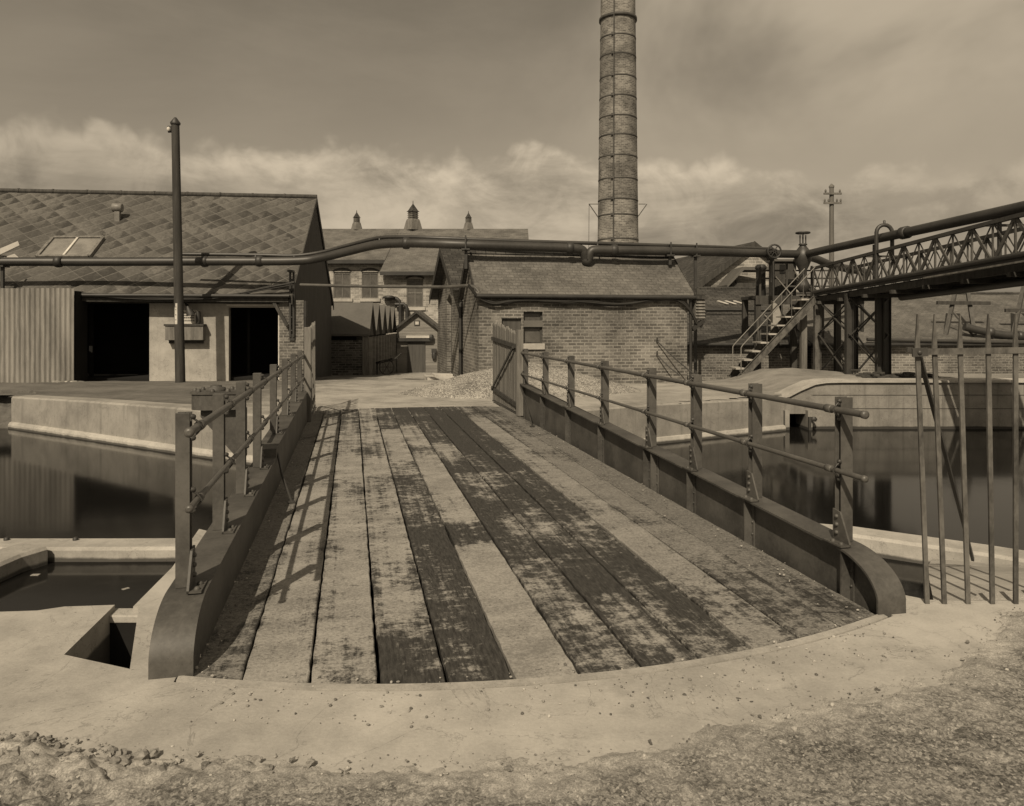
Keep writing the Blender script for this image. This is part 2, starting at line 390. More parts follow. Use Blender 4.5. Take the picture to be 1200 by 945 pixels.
# ================================================================== SETTING
def smooth(x,a,b):
    t=np.clip((np.asarray(x,float)-a)/(b-a),0,1); return t*t*(3-2*t)
FARW=[(-700,22.0),(-30,19.5),(-11.6,17.4),(-3.9,12.6),(.3,13.55),(6.2,17.05),(6.25,17.25),(40,17.6),(700,19)]
def gz(X,Y):
    z=-.055*np.clip(np.asarray(Y,float)-21,0,27)
    z=z+.24*smooth(X,6.3,7.3)*smooth(Y,17.4,17.9)*(1-smooth(Y,22.2,25.5))
    z=z-.07*(1-smooth(X,-12,-6))*(1-smooth(Y,17,20))
    return z
def gzf(x,y): return float(gz(x,y))
xs=np.concatenate([[-700,-120,-45],np.arange(-26,26.01,.25),[45,120,700]])
ys=np.concatenate([np.arange(12,60.01,.25),[75,110,250,900]])
X,Y=np.meshgrid(xs,ys); Z=gz(X,Y)
near=(np.abs(X)<26)&(Y<60)
Z=Z+np.where(near,(fbm(X*.9,Y*.9)-.5)*.07+(fbm(X*4+9,Y*4)-.5)*.03,0)-.03
bx=np.exp(-(((X-7.8)/1.5)**2+((Y-21.6)/1.0)**2))
Z=Z+.16*bx*(.6+.8*fbm(X*2.5,Y*2.5))
cx=(X[:-1,:-1]+X[1:,1:])/2; cy=(Y[:-1,:-1]+Y[1:,1:])/2
ground=grid('ground',X,Y,Z,M['yard'],keep=cy>interp(cx,FARW)+.22); tag(ground,kind='structure')

w=MB(); w.span(-700,700,3.0,23,-2.6,-.8); o=w.build('canal_water',M['water']); tag(o,kind='structure')
# keep only the top sheet of the water, the canal bed lies under it
bm=bmesh.new(); bm.from_mesh(o.data)
bmesh.ops.delete(bm,geom=[f for f in bm.faces if f.normal.z<.5],context='FACES'); bm.to_mesh(o.data); bm.free()
b=MB(); b.add([(-700,0,-2.3),(700,0,-2.3),(700,24,-2.3),(-700,24,-2.3)],[(0,1,2,3)]); tag(b.build('canal_bed',M['bed']),kind='structure')

# apron of concrete the bridge end rests on, with the open slot on the left
PIV=(1.1,8.2); RN=4.88
def arcs(L,R=RN): return PIV[1]-math.sqrt(R*R-(L-PIV[0])**2)
poly=[(-14,-.5),(-14,4.28),(-2.95,4.28),(-2.72,4.30),(-2.6,4.36),(-2.32,4.387),(-2.225,3.73),(-1.82,3.576),(-2.14,4.30),(-2.17,4.36),(-2.2,4.36),(-2.29,5.06),(-2.5,6.0)]
poly+=[tuple(W(-.80,6.0)[:2])]
for i in range(25):
    L=-.80+(2.98+.80)*i/24; poly.append(tuple(W(L,arcs(L,RN+.012))[:2]))
poly+=[tuple(W(2.98,4.4)[:2]),(2.28,4.62),(2.47,4.47),(2.62,4.55),(3.98,7.02)]
apron=MB()
apr2=poly[:-2]+[(2.62,4.45),(14,4.3),(14,-.5)]
apron.prism(apr2,(0,0,-2.3),(1,0,0),(0,1,0),(0,0,2.3))
sb=thing('slot_block','shade-painted block closing the narrow slot in the pale apron','board',(-2.24,4.36,-.9)); so0=Vector((-2.24,4.36,-.9))  # end wall of the slot, its shade painted in near-black
mb=MB(); mb.span(-2.345,-2.13,4.31,4.41,-2.2,-.075); mb.build('block_core',M['painted_dark'],sb,None,shift=so0); mb=MB(); mb.span(-2.345,-2.13,4.30,4.42,-.074,-.03,bev=.008); mb.build('cap',M['coping'],sb,None,shift=so0)
_unused=([(-2.345,4.30,-2.3),(-2.13,4.30,-2.3),(-2.13,4.42,-2.3),(-2.345,4.42,-2.3),(-2.345,4.30,-.035),(-2.13,4.30,-.035),(-2.13,4.42,-.035),(-2.345,4.42,-.035)],0)
tag(apron.build('apron',M['apron']),kind='structure')
# sloping bank of concrete beyond the fence on the right
sl=MB(); sl.add([(2.50,4.452,-.002),(14,4.302,-.002),(14,6.2,-.62),(5.6,6.75,-.62),(4.0,7.15,-.60),(3.55,6.4,-.42),(3.0,5.4,-.2),
                 (2.50,4.452,-2.3),(14,4.302,-2.3),(14,6.2,-2.3),(5.6,6.75,-2.3),(4.0,7.15,-2.3),(3.55,6.4,-2.3),(3.0,5.4,-2.3)],
  [(0,1,2,3,4,5,6)]+[(i,i+7,(i+1)%7+7,(i+1)%7) for i in range(7)])
tag(sl.build('bank_slope',M['slope']),kind='structure')

# rough earth and stones in front of the apron
VB=[(-700,4.4),(-14,4.4),(-13.9,3.0),(-2.6,3.03),(-2.03,2.975),(-1.58,2.904),(-.963,2.825),(-.48,2.825),(.129,2.836),(.493,2.893),(.909,3.076),(1.34,3.27),(1.8,3.44),(2.03,3.57),(2.47,3.957),(2.87,4.31),(3.2,4.37),(13.9,4.4),(700,4.4)]
xs=np.concatenate([[-700,-100,-20,-14,-8,-4],np.arange(-2.9,3.7,.0125),[4.5,8,14,20,100,700]])
ys=np.concatenate([[-700,-100,-20,-6,-2,0,1,1.6],np.arange(1.9,4.72,.0125)])
X,Y=np.meshgrid(xs,ys); yb=interp(X,VB)
fine=(X>-2.95)&(X<3.7)&(Y>1.85)
wob=np.where(fine,(fbm(X*5,Y*5)-.5)*.22+(fbm(X*22,Y*22)-.5)*.12,0)
m=smooth(yb+wob-Y,-.08,.18)
lump=1.5*np.clip(1.25-.95*smooth(X,-1.7,-.2)+.12*smooth(X,.6,2.0),0,2)*(.35+1.1*smooth(fbm(X*1.7+3,Y*1.7),.35,.65))
wx_=(fbm(X*14,Y*14)-.5)*.06; wy_=(fbm(X*14+40,Y*14)-.5)*.06
h=.016+.014*(fbm(X*3,Y*3)-.5)+.012*lump*clods(X+wx_,Y+wy_,.10)**1.3+.012*lump*clods(X+3+wx_,Y+5+wy_,.055)+.008*clods(X+1,Y+2,.028)+.009*(fbm(X*24,Y*24,4,2.1,.6)-.5)
Z=np.where(fine,-.012+m*(.012+h),np.where(Y<yb,.02,-.05))
cx=(X[:-1,:-1]+X[1:,1:])/2; cy=(Y[:-1,:-1]+Y[1:,1:])/2
keep=cy<interp(cx,VB)+.3
gv=tag(grid('gravel_verge',X,Y,Z,M['gravel'],keep=keep),kind='structure')
at_=gv.data.attributes.new('thin','FLOAT','POINT'); at_.data.foreach_set('value',(1-smooth(yb+wob*1.8-Y,-.02,.36)).ravel())
def verge_z(x,y): return 0.03 if y<interp(x,VB) else 0.0
# loose stones lying on the verge and the deck edges: nobody could count them
def stones(name,spots,mat,flat=.7):
    bm=bmesh.new(); bmesh.ops.create_icosphere(bm,subdivisions=1,radius=1)
    base=[v.co.copy() for v in bm.verts]; fc=[[v.index for v in f.verts] for f in bm.faces]; bm.free()
    mb=MB()
    for (x,y,z,r) in spots:
        R=Matrix.Rotation(rnd.uniform(0,6.28),3,'Z')@Matrix.Rotation(rnd.uniform(-.5,.5),3,'X')
        sx,sy,sz=r*rnd.uniform(.7,1.3),r*rnd.uniform(.6,1.1),r*rnd.uniform(.45,.9)*flat/.7
        mb.add([Vector((x,y,z))+R@Vector((p.x*sx*rnd.uniform(.8,1.2),p.y*sy*rnd.uniform(.8,1.2),p.z*sz)) for p in base],fc)
    return tag(mb.build(name,mat),kind='stuff')
sp=[]
for i in range(7000):
    x=rnd.uniform(-2.3,3.4); y=rnd.uniform(2.2,4.45)
    d=float(interp(x,VB))-y
    if d<-.05: 
        if rnd.random()>.006*math.exp(d*3) or d<-.5: continue
    r=rnd.choice([.002,.003,.003,.004,.005]) if rnd.random()<.965 else rnd.uniform(.006,.014)
    if d<0: r=min(r,.007)
    sp.append((x,y,.001+float(smooth(d,-.1,.2))*rnd.uniform(.010,.022),r))
stones('loose_gravel',sp,M['stone'])
bm=bmesh.new(); bmesh.ops.create_icosphere(bm,subdivisions=2,radius=1); cb_=[v.co.copy() for v in bm.verts]; cf_=[[v.index for v in f.verts] for f in bm.faces]; bm.free()
from mathutils import noise as mn
mb=MB()
for i in range(560):
    x=-2.25+abs(rnd.gauss(0,.7)) if i%4 else rnd.uniform(-2.2,3.3); d=abs(rnd.gauss(.10,.20))+.02 if rnd.random()<.5 else rnd.uniform(0,.9)
    y=float(interp(x,VB))-d+.03
    if y<2.3: continue
    r=min(.045,.005+rnd.expovariate(1/.008))*(1 if x<-.6 else .5)*(1 if d<.4 else .7); o_=Vector((rnd.uniform(0,99),rnd.uniform(0,99),0)); R=Matrix.Rotation(rnd.uniform(0,6.3),3,'Z')
    sx,sy,sz=rnd.uniform(.8,1.3),rnd.uniform(.7,1.0),rnd.uniform(.5,.8)
    mb.add([Vector((x,y,.013+r*.08))+R@Vector((p.x*sx,p.y*sy,p.z*sz))*(r*(.8+.55*mn.noise(p*1.4+o_)+.28*mn.noise(p*3.0+o_))) for p in cb_],cf_)
tag(mb.build('earth_clods',M['clod']),kind='stuff')
sp=[]
for i in range(650):
    if i%2: L=rnd.choice([-.78+abs(rnd.gauss(0,.10)),2.9-abs(rnd.gauss(0,.16))]); s=rnd.uniform(3.75,12)
    else: L=rnd.uniform(-.7,2.8); s=arcs(L)+rnd.uniform(-.35,.12)
    p=W(L,s,.004); sp.append((p.x,p.y,p.z,rnd.choice([.003,.004,.005,.006,.009])))
for p,r in (((214,782),.022),((222,779),.016),((231,772),.019),((230,785),.012)):
    q=at(*p,880*1.65/(p[1]-378)); sp.append((q.x,q.y,.008,r))
stones('loose_grit',sp,M['stone'])
sp=[]
for i in range(90):
    if i%9==0: ccx=rnd.gauss(.9,.5); ccy=abs(rnd.gauss(.2,.2))
    x=rnd.gauss(ccx,.09); y=float(interp(x,VB))+ccy+rnd.gauss(0,.07)+.05
    if y<3.2 or x>2.6: continue
    sp.append((x,y,.0005,rnd.choice([.002,.003,.004,.006,.010])))
stones('dirt_crumbs',sp,M['stonedk'],.25)

# ------------------------------------------------------------------ canal walls, each a thing
def wall_strip(name,pts,zt,zb,th,mat,label,cat='canal wall',foot=None):
    mb=MB(); n=len(pts); P=[Vector((x,y,0)) for x,y in pts]
    off=[]
    for i in range(n):
        d=(P[min(i+1,n-1)]-P[max(i-1,0)]).normalized(); off.append(Vector((-d.y,d.x,0)))
    vs=[]
    for i in range(n):
        zz=zt[i]; b=.035
        for q,z in((P[i],zb),(P[i]-off[i]*0,zz-b),(P[i]+off[i]*b,zz),(P[i]+off[i]*th,zz),(P[i]+off[i]*th,zb)): vs.append((q.x,q.y,z))
    fs=[]
    for i in range(n-1):
        for j in range(5):
            a=i*5+j; c=i*5+(j+1)%5; fs.append((c,a,a+5,c+5))
    fs.append((0,1,2,3,4)); e=(n-1)*5; fs.append((e+4,e+3,e+2,e+1,e))
    mb.add(vs,fs)
    o=mb.build(name,mat); tag(o,label,cat)
    if foot:
        f=MB(); hz,w=foot; vs=[]
        for i in range(n):
            q=P[i]-off[i]*.002
            for d,z in((0,-2.2),(0,hz+.05),(-w*.6,hz+.035),(-w,hz-.02),(-w,-2.2)): vs.append((q.x+off[i].x*d,q.y+off[i].y*d,z))
        fs=[]
        for i in range(n-1):
            for j in range(5):
                a=i*5+j; c=i*5+(j+1)%5; fs.append((a,c,c+5,a+5))
        fs.append((4,3,2,1,0)); fs.append((e,e+1,e+2,e+3,e+4)); f.add(vs,fs)
        f.build('footing',M['coping'],o)
    return o
wall_strip('canal_wall',[(-11.6,17.4),(-9.0,15.8),(-6.4,14.16),(-3.9,12.62)],[-.07,0.0,.05,.07],-2.2,.5,M['quay'],'pale concrete canal wall below the left building, between rubble bank and bridge',foot=(-.70,.07))
wall_strip('canal_wall',[(-3.9,12.6),(-1.8,13.1),(.3,13.56)],[-.16,-.16,-.16],-2.2,.8,M['quay'],'concrete abutment wall under the far end of the bridge',cat='canal wall')
wall_strip('canal_wall',[(.3,13.55),(2.95,15.2),(6.15,17.02)],[.0,.0,-.06],-2.2,.45,M['quay'],'low pale concrete canal wall slanting from the bridge to the square culvert',foot=(-.72,.07))
# tall wall right with the culvert opening and the swept-down coping
mb=MB()
q=[(6.12,-2.2),(6.32,-2.2),(6.32,-.45),(6.74,-.45),(6.74,-2.2),(40,-2.2),(40,.27),(7.6,.27),(7.2,.26),(6.95,.22),(6.62,.08),(6.35,-.06),(6.12,-.1)]
mb.prism(q,(0,17.25,0),(1,0,0),(0,0,1),(0,.6,0))
tw=mb.build('canal_wall',M['quayold']); tag(tw,'tall jointed concrete canal wall right of the culvert, under the gangway','canal wall')
c=MB()
prof=[(6.1,-.1),(6.35,-.06),(6.62,.08),(6.95,.22),(7.2,.26),(7.6,.27),(40,.27)]
up=[(x-.02,z+.05) for x,z in prof]
c.prism(prof+up[::-1],(0,17.19,0),(1,0,0),(0,0,1),(0,.72,0)); c.build('coping',M['coping'],tw)
for z in(-.02,-.33):
    j=MB(); j.span(6.9 if z>-.2 else 7.0,40,17.243,17.2495,z-.006,z+.006); j.build('joint',M['timberdk'],tw)
cu=MB(); cu.span(6.22,6.32,17.1,17.25,-2.0,-.36); cu.span(6.74,6.84,17.1,17.25,-2.0,-.36); cu.build('culvert_frame',M['quay'],tw)
cu=MB(); cu.span(6.0,7.1,18.2,18.3,-2,-.32); cu.span(6.0,6.3,17.86,18.2,-2,-.32); cu.build('culvert_back',M['painted_dark'],tw)
gt=MB(); gt.span(6.74,6.80,17.05,17.1,-1.4,-.5); gt.lathe((6.86,17.07,-.55),[(.05,-.05),(.08,0),(.05,.05)],10); gt.build('sluice_gate',M['steeldk'],tw)
# rubble bank at the far left
xs=np.arange(-17,-11.4,.06); tt=np.linspace(0,1,40); X,T=np.meshgrid(xs,tt)
Yw=interp(X,FARW); Yr=Yw-.35+T*1.1; Zr=-1.1+T*1.05+.16*clods(X*1.0,T*1.6,.34)+.05*(fbm(X*8,T*9)-.5)-.05*T
rb=grid('rubble_bank',X,Yr,Zr,M['stonedk']); tag(rb,'rough stone rubble bank at the left end of the pale canal wall','rubble bank',kind='stuff')
# near ledges
def ledge(name,pts,w,zt,label):
    mb=MB(); P=[Vector((x,y,0)) for x,y in pts]; n=len(P); vs=[]
    for i in range(n):
        d=(P[min(i+1,n-1)]-P[max(i-1,0)]).normalized(); o_=Vector((-d.y,d.x,0)); b=.03
        for k,z in((0,-2.2),(0,zt-b),(b,zt),(w-b,zt),(w,zt-b),(w,-2.2)): vs.append((P[i].x+o_.x*k,P[i].y+o_.y*k,z))
    fs=[]
    for i in range(n-1):
        for j in range(6):
            a=i*6+j; c=i*6+(j+1)%6; fs.append((c,a,a+6,c+6))
    e=(n-1)*6; fs.append(tuple(range(6))); fs.append(tuple(e+5-k for k in range(6))); mb.add(vs,fs)
    return tag(mb.build(name,M['coping']),label,'ledge')
lg=ledge('concrete_ledge',[(-30,7.68),(-4.2,7.68),(-2.0,7.72)],.36,-.655,'pale concrete ledge between the canal and the small left pool')
for x in(-5.35,-4.62):
    b=MB(); b.bolt((x,7.95,-.655),(0,0,1),.03,.035); b.build('bolt',M['iron'],lg)
ledge('concrete_ledge',[(-4.86,4.2),(-4.86,6.5),(-4.80,7.35),(-4.70,7.6)],.4,-.62,'short concrete ledge closing the left end of the small pool')
ledge('concrete_ledge',[(2.6,8.32),(3.6,7.98),(4.6,7.32),(5.4,6.7)],.38,-.60,'pale concrete ledge curving behind the right end of the girder')
lf=MB()
for x,y in((-4.62,7.28),(-3.55,6.9),(-3.18,6.2)): lf.box((x,y,-.797),(rnd.uniform(.05,.11),rnd.uniform(.02,.05),.004),rnd.random())
tag(lf.build('floating_litter',M['stone']),'few pale scraps floating on the small left pool','litter',kind='stuff')

# gravel heap in front of the brick building
g0=W(4.05,17.75); xs=np.linspace(-3.3,3.3,330); ys=np.linspace(-2.0,2.0,200); X,Y=np.meshgrid(xs,ys)
rr=np.hypot(X/3.0,Y/1.55)+.12*(fbm(X*1.2,Y*1.2)-.5); Zh=.78*np.clip(1-rr,0,1)**.85-.06+.028*clods(X,Y,.055)
Zh=np.where(rr>1.0,-.08,Zh)
cxr=(rr[:-1,:-1]+rr[1:,1:])/2
hp=grid('gravel_heap',X,Y,Zh,M['heap'],keep=cxr<1.06); hp.location=(g0.x,g0.y,0.0); hp.rotation_euler=(0,0,A)
tag(hp,'long low heap of pale gravel in front of the brick building','gravel heap',kind='stuff')

# ================================================================== SWING BRIDGE
br=thing('swing_bridge','dark steel swing bridge with worn dusty plank deck, plate girders and pipe handrails','bridge',W(*PIV),A)
SH=(PIV[0],PIV[1],0)
def bb(mb,name,mat,parent=br,label=None): return mb.build(name,mat,parent,label,shift=SH)
_old={0:[(3,7.5,.62),(7.5,11.2,.58),(11.2,14.8,.55)],1:[(3,6.2,.80),(6.2,10.3,.72),(10.3,14.8,.6)],2:[(3,5.9,.72),(5.9,9.8,.70),(9.8,14.8,.56)],
 3:[(3,4.25,.40),(4.25,8.6,.68),(8.6,14.8,.60)],4:[(3,6.0,.14),(6.0,9.1,.36),(9.1,11.9,.82),(11.9,14.8,.30)],5:[(3,5.55,1.05),(5.55,6.25,.26),(6.25,9.9,.86),(9.9,12.2,.66),(12.2,14.8,.34)],
 6:[(3,6.6,.34),(6.6,9.6,.30),(9.6,14.8,.42)],7:[(3,5.2,.24),(5.2,8.0,.34),(8.0,14.8,.30)],8:[(3,4.6,.50),(4.6,8.2,.22),(8.2,14.8,.24)],
 9:[(3,5.0,.48),(5.0,9.4,.72),(9.4,14.8,.52)],10:[(3,6.4,.50),(6.4,10.6,.62),(10.6,14.8,.36)],11:[(3,7.3,.58),(7.3,14.8,.56)]}
DUST={0:[(3.3,.72),(8,.75),(15,.7)],
 1:[(3.4,.92),(4.6,.86),(7,.84),(10,.66),(15,.5)],
 2:[(3.4,.70),(4.2,.80),(6,.72),(8.5,.78),(11,.58),(15,.45)],
 3:[(3.3,.30),(3.9,.38),(4.1,.66),(4.9,.56),(5.6,.80),(8,.66),(10.5,.70),(15,.42)],
 4:[(3.3,.18),(4.3,.22),(4.7,.42),(5.5,.26),(6.3,.44),(7.5,.36),(8.9,.46),(9.1,.80),(11.7,.80),(11.9,.30),(15,.30)],
 5:[(3.3,1.02),(5.52,1.0),(5.58,.20),(6.1,.34),(6.3,.85),(9.2,.82),(9.9,.40),(10.6,.72),(12,.70),(12.2,.30),(15,.3)],
 6:[(3.3,.38),(5,.40),(6.0,.34),(6.6,.22),(8.8,.28),(9.4,.60),(10.0,.52),(10.4,.22),(15,.3)],
 7:[(3.3,.32),(4.6,.26),(5.4,.42),(6.3,.62),(6.8,.26),(8.2,.44),(9,.40),(9.6,.18),(15,.22)],
 8:[(3.4,.48),(4.2,.36),(5.2,.22),(5.9,.60),(6.3,.50),(6.6,.12),(9,.16),(11,.2),(15,.25)],
 9:[(3.4,.74),(4.3,.68),(5,.78),(7,.74),(10,.76),(12.5,.70),(13.5,.3),(15,.3)],
 10:[(3.5,.80),(4.4,.52),(5.2,.76),(8,.74),(10.5,.66),(12,.4),(15,.35)],
 11:[(3.5,.80),(4.0,.52),(4.6,.80),(9,.80),(15,.75)]}
SPL={0:[7.5,11.2],1:[6.2,10.3],2:[5.9,9.8],3:[4.25,8.6],4:[6.0,9.0,11.8],5:[5.55,9.9,12.1],6:[6.55,9.6],7:[5.2,8.0],8:[6.4,9.2],9:[5.0,9.4],10:[6.4,10.6],11:[7.3]}
boards={k:[(a,b,.5) for a,b in zip([3]+v,v+[14.8])] for k,v in SPL.items()}
def arcf(L): return PIV[1]+math.sqrt(6.55**2-(L-PIV[0])**2)
for k,bs in boards.items():
    for (s0,s1,tone) in bs:
        L0=-.81+.31*k+rnd.uniform(.005,.012); L1=-.81+.31*(k+1)-rnd.uniform(.004,.011)
        if k==0: L0=-.79
        n=max(2,int((s1-s0)/.11)); mb=MB(); a=max(s0,arcs((L0+L1)/2)); 
        dz=rnd.uniform(-.006,.0)
        lft=[];rgt=[]
        for i in range(n+1):
            t=i/n
            sl_=(arcs(L0) if s0<=3.01 else s0+.003)*(1-t)+(arcf(L0) if s1>14.7 else s1-.003)*t
            sr_=(arcs(L1) if s0<=3.01 else s0+.003)*(1-t)+(arcf(L1) if s1>14.7 else s1-.003)*t
            lft.append((L0+rnd.uniform(-.004,.004),sl_)); rgt.append((L1+rnd.uniform(-.004,.004),sr_))
        vs=[];c=.005;du=[];ph=rnd.uniform(0,50)
        for i in range(n+1):
            (la,sa),(lb,sb)=lft[i],rgt[i]; mid=dz-.003
            for L,s,z in((la,sa,-.075),(la,sa,dz-c),(la+c,sa,dz),((la*.65+lb*.35),sa*.65+sb*.35,mid),((la*.3+lb*.7),sa*.3+sb*.7,mid),(lb-c,sb,dz),(lb,sb,dz-c),(lb,sb,-.075)):
                vs.append((L,s,z)); q_=(L-la)/(lb-la)
                du.append(float(interp(s,DUST[k]))+(.55*(float(fbm(q_*1.6+ph,s*.30+k))-.5) if DUST[k] else 0)-(.10 if q_<.12 or q_>.88 else 0))
        fs=[]
        for i in range(n):
            for j in range(8):
                p=i*8+j; q_=i*8+(j+1)%8; fs.append((q_,p,p+8,q_+8))
        fs.append(tuple(range(8))); e=n*8; fs.append(tuple(e+7-j for j in range(8)))
        mb.add(vs,fs); o=bb(mb,'plank',M['deck']); at_=o.data.attributes.new('dust','FLOAT','POINT'); at_.data.foreach_set('value',du)
        ag_=o.data.attributes.new('grime','FLOAT','POINT'); ag_.data.foreach_set('value',[{0:.8,1:.15,8:.2,9:.3,10:.65,11:.85}.get(k,.08)]*len(du))
# dusty steel edge plate along the curved near end
mb=MB(); p1=[];p2=[]
for i in range(33):
    L=-.79+(2.93+.79)*i/32; p1.append((L,arcs(L,RN+.006)-.0)); p2.append((L,arcs(L,RN+.006)+.055))
for i in range(32):
    a,b_,c_,d=p1[i],p1[i+1],p2[i+1],p2[i]; z=.005
    n0=len(mb.v); mb.add([(a[0],a[1],-.1),(b_[0],b_[1],-.1),(b_[0],b_[1],z),(a[0],a[1],z),(d[0],d[1],z),(c_[0],c_[1],z)],[(0,1,2,3),(3,2,5,4)])
bb(mb,'end_plate',M['dustplate'])
for s in(4.6,6.2,7.6,8.8,10.4,12.0,13.4):
    mb=MB(); mb.span(-.75,2.9,s-.08,s+.08,-.36,-.08); bb(mb,'cross_beam',M['steeldk'])
mb=MB(); mb.lathe((PIV[0],PIV[1],-2.2),[(1.3,0),(1.3,1.2),(1.0,1.3),(.7,1.35),(.7,1.84)],28); bb(mb,'pivot_drum',M['steeldk'])
STN=[4.15,5.2,6.2,7.22,8.67,10.1,11.52,12.92]
def flz(side,s):
    if side>0: return .287+.031*(s-4.15)
    return .287+.012*(s-4.15) if s<7.72 else .41+.018*(s-7.72)
def girder(side):
    if side<0: f0,f1,wl=-.92,-.725,-.735
    else: f0,f1,wl=2.895,3.075,2.985
    # flange profile in (s,z): ground up round the curved end, then along
    pr=[(3.70,-.02),(3.702,.06)]
    e0=3.74 if side<0 else 3.70
    pr=[(e0,-.02),(e0+.002,.06)]
    for i in range(1,21):
        th=PI/2*i/20; pr.append((e0+(4.12-e0)*(1-math.cos(th)),.06+(flz(side,4.1)-.06)*math.sin(th)))
    if side<0: seg=[(5,flz(side,5)),(6.3,flz(side,6.3)),(7.70,flz(side,7.70)),(7.702,flz(side,7.74)),(10,flz(side,10)),(13.95,flz(side,13.95))]
    else: seg=[(6,flz(side,6)),(9.2,flz(side,9.2)),(13.95,flz(side,13.95))]
    pr+=seg
    th=.014; inner=[]
    for i,(s,z) in enumerate(pr):
        a=pr[max(i-1,0)]; c=pr[min(i+1,len(pr)-1)]; d=Vector((c[0]-a[0],c[1]-a[1])).normalized()
        inner.append((s+d.y*th,z-d.x*th))
    # girder = web plate (the part that carries the rest)
    web=[(s+.001,z-.0005) for s,z in inner]+[(13.95,-.38),(3.76,-.38)]
    mb=MB(); mb.prism(web,(wl-.006,0,0),(0,1,0),(0,0,1),(.012,0,0)); g=bb(mb,'girder',M['steel'])
    vs=[];n=len(pr)
    for i in range(n):
        for L,(s,z) in((f0,pr[i]),(f1,pr[i]),(f1,inner[i]),(f0,inner[i])): vs.append((L,s,z))
    mb=MB(); ns=24 if side<0 else n      # four faces of the plate, each with its own edges, the curve smooth
    for j in range(4):
        j2=(j+1)%4; q=[];
        for i in range(n): q+=[vs[i*4+j],vs[i*4+j2]]
        cut=[(0,24),(24,25),(25,n-1)] if side<0 else [(0,n-1)]
        for a_,b_ in cut: mb.add(q[a_*2:(b_+1)*2],[(2*i,2*i+1,2*i+3,2*i+2) for i in range(b_-a_)],j in(0,2) and a_==0)
    e=4*(n-1); mb.add(vs[:4],[(3,2,1,0)]); mb.add(vs[e:e+4],[(0,1,2,3)])
    mb.build('flange',M['steel'],g,shift=SH)
    mb=MB(); mb.span(f0,f1,3.75,13.95,-.38,-.366)
    mb.build('bottom_flange',M['steel'],g,shift=SH)
    if side<0:      # closing plate at the step
        mb=MB(); mb.span(f0,f1,7.688,7.700,flz(side,7.6)-.005,flz(side,7.75)-.002); mb.build('step_plate',M['steel'],g,shift=SH)
    ss=[4.05]+[s for s in STN[1:]]+([7.02] if side>0 else [])
    for s in sorted(ss):
        z1=flz(side,s)-.016
        for sg in((-1,) if side<0 else (-1,1)):
            xa=wl+.007*sg; xb=(f0+.012) if sg<0 else (f1-.012)
            mb=MB(); mb.span(min(xa,xb),max(xa,xb),s-.007,s+.007,-.3,z1); mb.span(min(xa,xa+sg*.012),max(xa,xa+sg*.012),s-.035,s-.008,-.3,z1)
            if sg==-side or side<0:
                for zz in np.arange(.05,z1-.02,.09): mb.bolt((xa+sg*.012,s-.022,zz),(sg,0,0),.009,.009)
                mb.build('stiffener',M['steel'],g,shift=SH)
    # rivets along the flange edge
    return g,f0,f1,wl
GL=girder(-1); GR=girder(1)
def post(side,s,i):
    fz=flz(side,s)+.001; x=-.85 if side<0 else 3.0
    inn=1 if side<0 else -1
    w_,d_=(.070 if side<0 else .082),.055
    mb=MB()
    for sg in(-1,1): mb.box((x,s+sg*d_/2,(fz+1.185)/2),(w_,.009,1.185-fz),bev=.002)
    mb.box((x,s,(fz+1.183)/2),(.008,d_-.0094,1.183-fz))
    p=bb(mb,'railing_post',M['steel'])
    # sloped foot bracket with bolts, on the inner side
    k=MB(); xi=x+inn*(w_/2+.003)
    k.prism([(-.03,0),(.13,0),(.13,.015),(.04,.19),(-.03,.2)],(xi,s,fz),(0,-1,0),(0,0,1),(inn*.012,0,0))
    k.span(min(xi,xi+inn*.07),max(xi,xi+inn*.07),s-.13,s+.05,fz,fz+.01)
    for zz in(.06,.11,.16): k.bolt((xi+inn*.012,s-.012,fz+zz),(inn,0,0),.014,.015)
    for ds in(.1,.02): k.bolt((xi+inn*.045,s-ds,fz+.01),(0,0,1),.016,.016)
    k.build('base_bracket',M['steel'],p,shift=SH)
    for zz in(1.11,.735):
        c=MB(); xr=x+inn*.07
        c.tube([(x+inn*.04,s-.028,zz+.055),(xr,s-.028,zz+.032),(xr+inn*.026,s-.028,zz),(xr,s-.028,zz-.032),(x+inn*.04,s-.028,zz-.055)],.006,6)
        for q in(.055,-.055): c.bolt((x+inn*.043,s-.028,zz+q),(inn,0,0),.015,.022)
        c.build('rail_clamp',M['steeldk'],p,shift=SH)
for side in(-1,1):
    for i,s in enumerate(STN): post(side,s,i)
    xr=-.85+.07 if side<0 else 3.0-.07
    for zz,r in((1.11,.0205),(.735,.016)):
        mb=MB(); s0=3.93 if side<0 else 3.86
        mb.tube([(xr,s0,zz),(xr,s0+.02,zz),(xr,8,zz),(xr,13.3,zz)],r,14)
        for s in STN: mb.lathe((xr,s+.045,zz),[(r,-.03),(r+.006,-.028),(r+.006,.028),(r,.03)],12,axis=(0,1,0))
        mb.lathe((xr,s0-.004,zz),[(r*.5,-.008),(r+.004,-.004),(r+.004,.02),(r,.024)],12,axis=(0,1,0))
        bb(mb,'handrail',M['rail'])
# stay rods from the far flange to the deck
for pts in ([(-.74,7.9,.36),(-.66,7.55,.18),(-.54,7.15,.0)],):
    mb=MB(); mb.tube(pts,.012,8); mb.box((pts[-1][0],pts[-1][1],.006),(.06,.05,.012)); bb(mb,'stay_rod',M['steeldk'])
mb=MB(); mb.tube([(2.9,12.9,.53),(2.86,12.2,.25),(2.80,11.6,.0)],.014,8); mb.box((2.79,11.56,.006),(.07,.07,.012)); bb(mb,'stay_rod',M['steeldk'])
